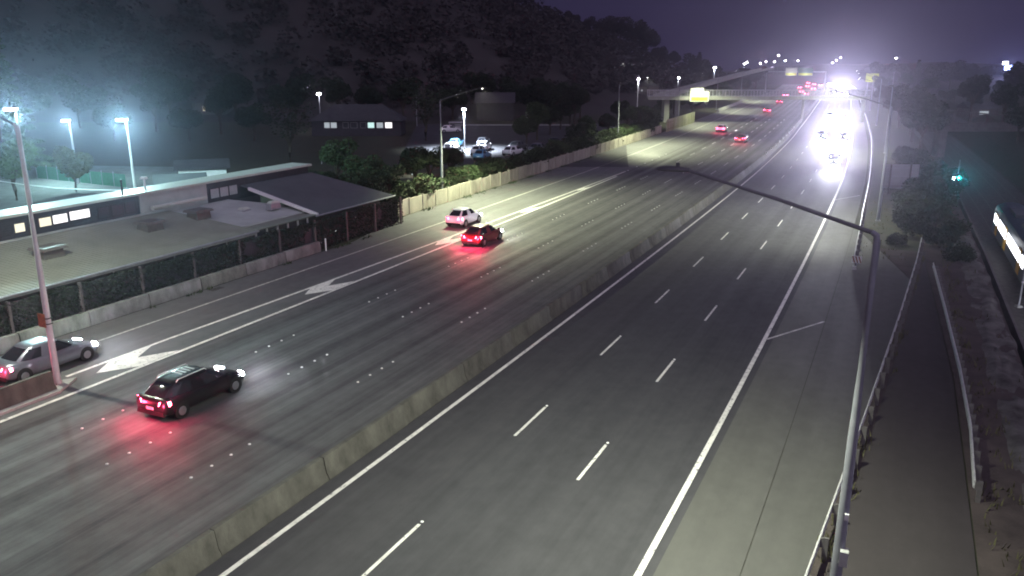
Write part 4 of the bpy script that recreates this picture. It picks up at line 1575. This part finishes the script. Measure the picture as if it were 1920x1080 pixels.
# ------------------------------------------------------------------ car park behind the noise wall
lot = obj('car_park', MB().prism([(-16, 112), (16, 112), (26, 192), (-22, 192)], -.02, .012), mat('car_park_asphalt', (.05, .05, .055), .8, var=.3, scale=.4))
tag(lot, 'asphalt car park behind the planting', 'car park', kind='structure')
kb = obj('lot_kerb', MB().box((2, 187, .1), (30, .6, .2)), M['concrete_pale'])
tag(kb, 'pale kerb along the back of the car park', 'kerb', kind='structure')
GP = 'parked cars'
pk = make_car('parked_car', 'blue parked hatchback, nearest of the lit cars in the car park', 'hatch', 'car_blue', on=None, group=GP)
pk.location = (-4.4, 121.5, .016)
pk.rotation_euler = (0, 0, R(75))
for x, y, rz, b_, l in ((-5.2, 127.5, 78, 'car_white', 'white parked car directly behind the blue one'), (-4.6, 134.5, 80, 'car_white', 'white parked car third in the lit row'), (-5.0, 141.5, 84, 'car_silver', 'silver parked car at the back of the lit row'),
                       (.2, 126.5, 60, 'car_white', 'white parked car to the right of the blue one'), (1.0, 134.5, 66, 'car_grey', 'grey parked car beside the lit row'),
                       (-9.3, 124.5, 74, 'car_silver', 'silver parked car to the left of the blue one'), (-9.8, 131.5, 76, 'car_white', 'white parked car left of the lit row, nearest the lamp'), (-9.5, 139, 80, 'car_blue', 'blue parked car behind the lamp post'), (4.2, 131, 64, 'car_silver', 'silver parked car between the white and the black ones'), (6.5, 128, 95, 'car_black', 'black parked car with pale bonnet at the dark side of the car park'), (7.2, 141, 92, 'car_black', 'black parked car under the white pillar'), (-12.5, 168, 10, 'car_white', 'white parked car below the car park lamp')):
    c = copy_tree(pk)
    c.location = (x, y, .016)
    c.rotation_euler = (0, 0, R(rz))
    c['label'] = l
    for ch in c.children:
        if ch.name.startswith(('body', 'cabin', 'mirror')):
            ch.material_slots[0].link = 'OBJECT'
            ch.material_slots[0].material = M[b_]


def lamp_post(px, py, Y, base, label, m='far_lamp', energy=0, color=(.95, .95, 1), head=.3, group=None, white=False):
    q = at_y(px, py, Y)
    t = thing('lamp_post', label, 'lamp post', (q.x, q.y, base), 0, group)
    h = q.z - base
    pm_ = M['pole_white'] if white else M['galv_dull']
    obj('pole', MB().tube([(0, 0, -.2), (0, 0, h - .1)], [.09, .06], 8), pm_, t, smooth=60)
    obj('arm', MB().tube([(0, 0, h - .12), (.02, -.4, h + head * .62)], .04, 6), pm_, t)
    obj('lamp', MB().ellipsoid((.02, -.3, h), (head, head * .9, head * .45), 10, 6), M[m], t, smooth=60)
    obj('hood', MB().box((.02, -.3, h + head * .55), (head * 2.1, head * 1.9, head * .25), top=.7), M['lamp_body'], t)
    if energy:
        light('SPOT', 'lamp_light', t, (0, -.35, h - head * 1.1), energy, color, (0, 0, 0), .2, R(132), .7)
    return t


lamp_post(870, 205, 135, 0, 'car park lamp lighting the row of parked cars', energy=30000, color=(.78, .88, 1), head=.35)
lamp_post(598, 176, 168, 0, 'bright lamp above the roof of the long hall', energy=260, head=.42, color=(.9, .88, 1))
lamp_post(772, 296, 104, 0, 'low garden lamp in the bushes left of the noise wall', 'lamp_led', energy=160, head=.16, color=(1, .95, .85))
lamp_post(1197, 148, 190, 0, 'white lamp post with lit lamp left of the footbridge', energy=500, head=.3, white=True)
lamp_post(1272, 146, 240, 0, 'slim lit lamp post behind the footbridge landing', energy=600, head=.34)
lamp_post(1340, 127, 330, 0, 'brightest lamp above the footbridge ramp', energy=4000, head=.6, color=(.85, .85, 1))
for px, py, Y in ((1396, 120, 520), (1400, 117, 540), (1425, 119, 560), (1436, 116, 580), (1452, 116, 600), (1460, 104, 600), (1472, 114, 640), (1496, 114, 660), (1568, 113, 760), (1576, 108, 780), (1561, 118, 740)):
    lamp_post(px, py, Y, 0, 'distant lit lamp in the row near the vanishing motorway', energy=0, head=.5, group='distant lamps')
lamp_post(1680, 109, 470, 0, 'single lit lamp in the trees right of the vanishing motorway', head=.5)
lamp_post(1826, 160, 230, .8, 'tiny faint lamp in the darkness beyond the railway', 'win_dim', head=.3)
lamp_post(1915, 132, 330, .8, 'faint lamp at the right edge beside the lit sign', 'win_dim', head=.6)
lamp_post(780, 178, 185, 0, 'faint lamp right of the long hall', 'win_dim', head=.25)
# lit pillar and shelter of the car park
p = at_y(988, 234, 182)
t = thing('white_pillar', 'bright white pillar at the back of the car park', 'pillar', (p.x, p.y, 0))
obj('pillar', MB().box((0, 0, 1.6), (.5, .3, 3.2)), M['white_board'], t)
obj('light_strip', MB().box((0, -.17, 1.9), (.3, .04, 2.4)), M['win_cool'], t)
p = at_y(857, 238, 172)
t = thing('bike_shelter', 'small pale flat-roofed shelter below the car park lamp', 'shelter', (p.x, p.y, 0))
obj('roof', MB().box((0, 0, 1.75), (3.4, 2, .16)), M['board_pale'], t)
for sx in (-1, 1):
    obj('post', MB().box((sx * 1.5, 0, .85), (.12, .12, 1.7)), M['board_pale'], t)
obj('bin', MB().box((.2, -.4, .5), (1.2, .7, 1.0)), M['board_pale'], t)
p = at_y(928, 232, 200)
house('gatehouse', 'dark gabled building at the back of the car park', (p.x, p.y + 6, 0), 0, (9, 7, 4.2), 2.4, 'board_dark', 'board_dark')

# ------------------------------------------------------------------ footbridge with sign
fb = thing('footbridge', 'pale concrete footbridge with railings crossing the motorway', 'bridge')
YB = 197.0
obj('deck', MB().box((58, YB, 5.55), (52, 2.6, .5)), M['concrete_bridge'], fb)
for sy in (-1, 1):
    obj('edge_beam', MB().box((58, YB + sy * 1.34, 5.62), (52, .10, .72)), M['concrete_bridge'], fb)
    obj('handrail', MB().box((58, YB + sy * 1.30, 7.45), (52, .09, .10)), M['galv_dull'], fb)
    obj('lower_rail', MB().box((58, YB + sy * 1.30, 6.12), (52, .05, .06)), M['galv_dull'], fb)
    for k in range(35):
        obj('railing_post', MB().box((0, 0, 0), (.12, .09, 1.5)) if k < 0 else FBP if 'FBP' in globals() else globals().setdefault('FBP', MB().box((0, 0, 0), (.14, .09, 1.5)).mesh('railing_post')),
            M['galv_dull'], fb, loc=(32.2 + 1.49 * k, YB + sy * 1.30, 6.70))
    mb = MB()
    for k in range(250):
        mb.box((32.2 + .205 * k, YB + sy * 1.30, 6.75), (.03, .03, 1.3))
    o = obj('balusters', mb, M['galv_dull'], fb)
    o['kind'] = 'stuff'
for x, y in ((36.6, YB), (83.2, YB)):
    obj('pier', MB().box((x, y, 2.6), (1.3 if x < 50 else .7, 1.2, 5.4), top=.86), M['concrete_bridge'], fb)
mp2 = None
for s in range(185, 235):
    q = ST(s, 0)
    if abs(q.y - YB) < .8:
        mp2 = q
obj('pier', MB().tube([(mp2.x, YB, .6), (mp2.x, YB, 5.4)], [.32, .32], 12), M['concrete_bridge'], fb, smooth=60)
# ramp that climbs away beside the motorway
rp = thing('footbridge_ramp', 'long white ramp climbing away from the footbridge', 'ramp')
nodes = [at_y(1236, 184.5, 203), at_y(1290, 169, 222), at_y(1340, 155, 262), at_y(1400, 139, 330), at_y(1445, 129, 400)]
for k, (a, b) in enumerate(zip(nodes, nodes[1:])):
    d = (b - a)
    n = Vector((-d.y, d.x, 0)).normalized() * 1.5
    up = Vector((0, 0, .3))
    obj('ramp_span', MB().hexa([a - n, b - n, b + n, a + n], [a - n + up, b - n + up, b + n + up, a + n + up]), M['concrete_pale'], rp)
    for sgn in (-1, 1):
        m_ = n * sgn * 1.0
        w_ = n.normalized() * .12 * sgn
        hh = Vector((0, 0, .95))
        obj('parapet', MB().hexa([a + m_ + up * 1.01, b + m_ + up * 1.01, b + m_ + w_ + up * 1.01, a + m_ + w_ + up * 1.01], [a + m_ + hh, b + m_ + hh, b + m_ + w_ + hh, a + m_ + w_ + hh]), M['concrete_pale'], rp)
    for f in ((.15, .6) if k == 0 else ()):
        q = a.lerp(b, f)
        if q.z > 2:
            obj('ramp_pier', MB().box((q.x, q.y, q.z / 2 - .1), (.7, .7, q.z - .02)), M['concrete_bridge'], rp)
# sign on the bridge
a, b = at_y(1293, 190.5, YB - 1.7), at_y(1330, 171.5, YB - 1.7)
sx, sz = (a.x + b.x) / 2, (a.z + b.z) / 2
sw, sh = b.x - a.x, b.z - a.z
bs = thing('bridge_sign', 'floodlit white and yellow road sign on the footbridge', 'sign', (sx, YB - 1.72, sz))
obj('panel', MB().box((0, 0, 0), (sw, .08, sh)), M['sign_white'], bs)
obj('upper_panel', MB().box((-sw * .14, .02, sh * .5 + .42), (sw * .70, .08, .80)), M['sign_white'], bs)
obj('yellow_field', MB().box((0, -.05, -sh * .25), (sw * .86, .02, sh * .34)), M['sign_yellow'], bs)
obj('border_line', MB().box((0, -.05, -.02), (sw * .86, .02, .06)).box((0, -.05, sh * .40), (sw * .86, .02, .07)), M['sign_ink'], bs)
mb = MB()
rr = random.Random(4)
x = -sw * .36
while x < sw * .34:
    ww = rr.uniform(.10, .2)
    mb.box((x, -.05, sh * .2 + rr.uniform(-.03, .03)), (ww * .6, .02, rr.choice((.2, .28, .28))))
    x += ww + .12
obj('lettering', mb, M['sign_back'], bs)
obj('arrow', MB().add([(0, -.065, -sh * .36), (.22, -.065, -sh * .22), (.07, -.065, -sh * .22), (.07, -.065, -sh * .14), (-.07, -.065, -sh * .14), (-.07, -.065, -sh * .22), (-.22, -.065, -sh * .22)], [(0, 1, 2, 3, 4, 5, 6)]), M['sign_ink'], bs)
for sx_ in (-1, 1):
    obj('light_arm', MB().tube([(sx_ * sw * .28, -.04, -sh * .5), (sx_ * sw * .28, -1.5, -sh * .5 - .25)], .04, 6), M['galv_dull'], bs)
    obj('sign_lamp', MB().box((sx_ * sw * .28, -1.55, -sh * .5 - .24), (.8, .22, .14)), M['lamp_body'], bs)
    light('SPOT', 'sign_light', bs, (sx_ * sw * .28, -1.55, -sh * .5 - .1), 16, (1, 1, .8), (R(128), 0, 0), .15, R(120), .6)

# gantry farther on
gs = 402
gt = thing('sign_gantry', 'distant overhead gantry with two direction signs over the outbound lanes', 'gantry', ST(gs, 0, 0), heading(gs))
obj('column', MB().tube([(0, 25.5, 0), (0, 25.5, 9.6)], .3, 10), M['galv_dull'], gt)
obj('column', MB().tube([(0, -.1, .7), (0, -.1, 9.6)], .3, 10), M['galv_dull'], gt)
obj('beam', MB().box((0, 12.7, 9.4), (.5, 26, .6)), M['galv_dull'], gt)
for y, w_, top in ((14.8, 5.0, 'sign_white'), (8.6, 6.4, 'sign_green')):
    sg = obj('sign_panel', MB().box((-.4, y, 9.4), (.12, w_, 3.4)), M[top], gt)
    obj('yellow_field', MB().box((-.48, y, 8.3), (.04, w_ * .94, 1.0)), M['sign_yellow'], sg)
    light('SPOT', 'sign_light', gt, (-2.4, y, 7.3), 220, (1, 1, .85), (0, R(-125), 0), .2, R(120), .6)
ys = thing('roadside_sign', 'distant yellow roadside sign on the outside of the bend', 'sign', ST(402, 19.5, 0), heading(402))
for sy in (-1.6, 1.6):
    obj('post', MB().box((0, sy, 2.8), (.2, .2, 5.6)), M['galv_dull'], ys)
obj('panel', MB().box((-.15, 0, 7.0), (.1, 5.2, 3.6)), M['sign_yellow'], ys)
light('SPOT', 'sign_light', ys, (-2.6, 0, 4.8), 320, (1, 1, .7), (0, R(-125), 0), .2, R(110), .6)  # added spot without a fixture, stands in for headlights on the sign

# ------------------------------------------------------------------ back of a large road sign on the inbound side
q = at_y(1688, 336, 88)
rs = thing('road_sign', 'back of a large grey road sign beside the inbound light pole', 'sign', (q.x, q.y, 0), R(-3))
for k in range(4):
    obj('panel', MB().box((-1.41 + .94 * k, 0, 2.0), (.925, .04, 2.6)), M['sign_back'], rs)
for sx_ in (-1.15, .95):
    obj('post', MB().box((sx_, -.09, 1.65), (.14, .12, 3.3)), M['post_dark'], rs)
for z in (1.1, 2.0, 2.9):
    obj('stiffener', MB().box((0, -.045, z), (3.7, .05, .06)), M['galv_dull'], rs)

# ------------------------------------------------------------------ railway in its cutting
bal = strip('railway_bed', 24.2, 33.5, -40, 300, 6, -2.97, M['ballast'])
tag(bal, 'dark ballast railway bed in the cutting', 'railway', kind='structure')
for u in (26.75, 28.2, 30.4, 31.85):
    strip('rail', u - .04, u + .04, -40, 300, 6, -2.80, M['rail_steel'], bal)
rk = MB()
pts_ = []
for i in range(150):
    s = 24 + i * .4
    for j in range(15):
        f = j / 14
        v = Vector((s * .55, f * 2.2, 1))
        n = noise.noise(v) + .6 * noise.noise(v * 2.7) + .4 * noise.noise(v * 6.1)
        fade = min(1, (s - 24) / 8) * min(1, max(0, (84 - s) / 8))
        pts_.append(ST(s, 21.7 + f * 1.6 + .3 * noise.noise(Vector((s * .35, 7, 5))), max(-.02, (.10 + .17 * n) * math.sin(math.pi * f) * fade - .015)))
rk.add(pts_, [(i * 15 + j, i * 15 + j + 1, i * 15 + j + 16, i * 15 + j + 15) for i in range(149) for j in range(14)])
o = obj('rock_bank', rk, M['rock'], smooth=30)
tag(o, 'pale rocky bank along the top of the railway cutting', 'bank', kind='structure')
cut = thing('cutting_wall', 'dark concrete retaining wall of the railway cutting', 'wall')
for k in range(20):
    s = -18 + 6 * k
    obj('wall_panel', MB().box((0, 0, -1.55), (5.94, .16, 2.9)), M['brick_dull'], cut, loc=ST(s, 23.75, 0), rot=(0, 0, heading(s)))
tr = thing('passenger_train', 'passenger train with bright windows and yellow doors in the cutting', 'train')
for k, (s0, s1) in enumerate(((69, 92), (45.4, 68.4), (21.8, 44.8))):
    prof = [(0, -2.1), (.02, .0), (.18, .42), (.7, .68), (1.35, .76), (2.0, .68), (2.52, .42), (2.68, .0), (2.7, -2.1)]
    prof = [(26.35 + a, z) for a, z in prof]
    n = 6
    rings = []
    for i in range(n + 1):
        s = s0 + (s1 - s0) * i / n
        rings.append([ST(s, u, z) for u, z in prof])
    if k == 0:
        rings.append([ST(s1 + .6, 27.7 + (u - 27.7) * .85, -2.1 + (z + 2.1) * .88) for u, z in prof])
    obj('carriage_body', MB().loft(rings), M['train'], tr, smooth=40)
    obj('roof_unit', slab(MB(), s0 + 6, s0 + 10, 27.0, 28.4, .70, .98), M['train_roof'], tr)
    obj('roof_unit', slab(MB(), s0 + 14, s0 + 18, 27.0, 28.4, .70, .98), M['train_roof'], tr)
    for b0 in (s0 + 2, s1 - 5):
        obj('bogie', slab(MB(), b0, b0 + 3, 26.7, 28.6, -2.85, -2.08), M['trim'], tr)
    for w0, w1 in ((1.2, 2.6), (4.4, 7.0), (7.3, 9.9), (10.2, 11.6), (14.2, 16.2), (16.5, 18.4), (20.8, 22.0)):
        obj('window', slab(MB(), s0 + w0, s0 + w1, 26.36, 26.32, -1.1, -.25), M['train_win'], tr)
    for w0 in (2.9, 12.2, 19.0):
        d_ = obj('door', slab(MB(), s0 + w0, s0 + w0 + 1.4, 26.345, 26.30, -1.95, .0), M['train_yellow'], tr)
        obj('door_window', slab(MB(), s0 + w0 + .2, s0 + w0 + 1.2, 26.31, 26.285, -1.05, -.2), M['train_win'], d_)
    light('POINT', 'window_glow', tr, ST((s0 + s1) / 2, 25.2, -.6), 30, (.9, .93, 1), None, .5)
sg = thing('railway_signal', 'railway signal glowing green-blue beside the bushes', 'signal', (47.3, 86.2, -.03))
obj('mast', MB().tube([(0, 0, 0), (0, 0, 4.0)], .06, 8), M['galv_dull'], sg)
obj('head', MB().box((0, 0, 2.1), (.5, .22, .95)), M['trim'], sg)
obj('hood', MB().tube([(0, -.1, 2.1), (0, -.34, 2.1)], [.19, .2], 12, cap=False), M['trim'], sg)
obj('lens', MB().ellipsoid((0, -.16, 2.1), (.17, .06, .17), 12, 6), M['signal_green'], sg, smooth=60)
obj('side_lamp', MB().box((-.42, -.06, 2.05), (.14, .1, .2)), M['far_lamp'], sg)
gl_ = light('SPOT', 'signal_light', sg, (0, -.4, 2.1), 1500, (.02, .85, .85), None, .1, R(16), 1.0)
gl_.rotation_euler = (Vector((0, 0, 14)) - Vector((47.3, 86.2, 2.1))).to_track_quat('-Z', 'Y').to_euler()
# slender mast at the right edge
q = at_y(1908, 585, 46)
ms = thing('track_mast', 'slim dark mast beside the train at the right edge', 'mast', (q.x, q.y, -.03))
obj('mast', MB().tube([(0, 0, 0), (0, 0, 2.6)], .05, 8), M['galv_dull'], ms)
obj('foot', MB().box((0, 0, .06), (.3, .3, .12)), M['concrete_pale'], ms)
obj('collar', MB().tube([(0, 0, 1.5), (0, 0, 1.6)], .075, 8), M['white_board'], ms)

# dim road bridge across the railway and far lit sign
ob = thing('road_overbridge', 'dim road bridge crossing the railway on the right', 'bridge', (0, 0, 0))
a, b = at_y(1742, 243, 150), at_y(2000, 246, 150)
obj('beam', MB().box(((a.x + b.x) / 2, 151.5, a.z), (b.x - a.x, 3, .7)), M['brick_dull'], ob)
obj('parapet', MB().box(((a.x + b.x) / 2, 150.1, a.z + .8), (b.x - a.x, .2, .9)), M['brick_dull'], ob)
c0, c1 = at_y(1760, 205, 151), at_y(2000, 228, 151)
obj('safety_screen_rail', MB().tube([c0, c1], .12, 6), M['brick_dull'], ob)
for k in range(9):
    f = k / 8
    q = c0.lerp(c1, f)
    obj('screen_post', MB().box((q.x, q.y, (q.z + a.z) / 2), (.14, .14, q.z - a.z)), M['brick_dull'], ob)
for x in (a.x + 3, b.x - 6):
    obj('pier', MB().box((x, 151.5, a.z / 2 - 1.6), (1.2, 2.4, a.z + 3)), M['brick_dull'], ob)
q = at_y(1888, 126, 420)
fbd = thing('far_building', 'far building with a lit blue and white sign on its roof', 'building', (q.x, q.y, 0))
obj('wall', MB().box((2, 5, 3.0), (26, 10, 7.5)), M['brick_dull'], fbd)
obj('roof', MB().box((2, 5, 6.95), (27, 11, .4)), M['roof_dark'], fbd)
for k in range(6):
    w_ = obj('window', MB().box((-8 + 4 * k, -.02, 4.2), (1.6, .1, 1.4)), M['trim'], fbd)
    obj('pane', MB().box((-8 + 4 * k, -.09, 4.2), (1.4, .06, 1.2)), M['pane'], w_)
obj('sign_top', MB().box((-1.2, -.3, q.z + 2.0), (2.6, .3, 1.3)), M['sign_lit'], fbd)
obj('sign_blue_panel', MB().box((.8, -.3, q.z - .3), (4.0, .3, 2.0)), M['sign_blue'], fbd)
obj('sign_frame', MB().box((0, .1, (q.z + 7.2) / 2), (.3, .3, max(.5, q.z - 7.2 + 1))), M['post_dark'], fbd)
light('POINT', 'sign_glow', fbd, (0, -3, q.z), 5000, (.45, .5, 1), None, .8)
q = at_y(1836, 187, 210)
house('rail_side_house', 'small house beyond the railway with a pale lit gable', (q.x, q.y, 0), 0, (7, 6, 2.6), 1.6, 'brick_dull', 'roof_dark', [(0, 1.6, 2.2, .8, 'win_dim')])

# ------------------------------------------------------------------ haze volume added to imitate lens bloom round the lamps
hz_m = bpy.data.materials.new('glow_haze')
hz_m.use_nodes = True
nt = hz_m.node_tree
for n in list(nt.nodes):
    nt.nodes.remove(n)
ou = nt.nodes.new('ShaderNodeOutputMaterial')
pv = nt.nodes.new('ShaderNodeVolumePrincipled')
pv.inputs['Color'].default_value = (.86, .80, 1.0, 1)
pv.inputs['Density'].default_value = .00045
pv.inputs['Anisotropy'].default_value = .9
nt.links.new(pv.outputs[0], ou.inputs['Volume'])
hz = obj('haze', MB().box((0, 560, 48), (2600, 1700, 106)), hz_m)
tag(hz, 'thin haze added for the glow round the lamps', 'haze', kind='stuff')
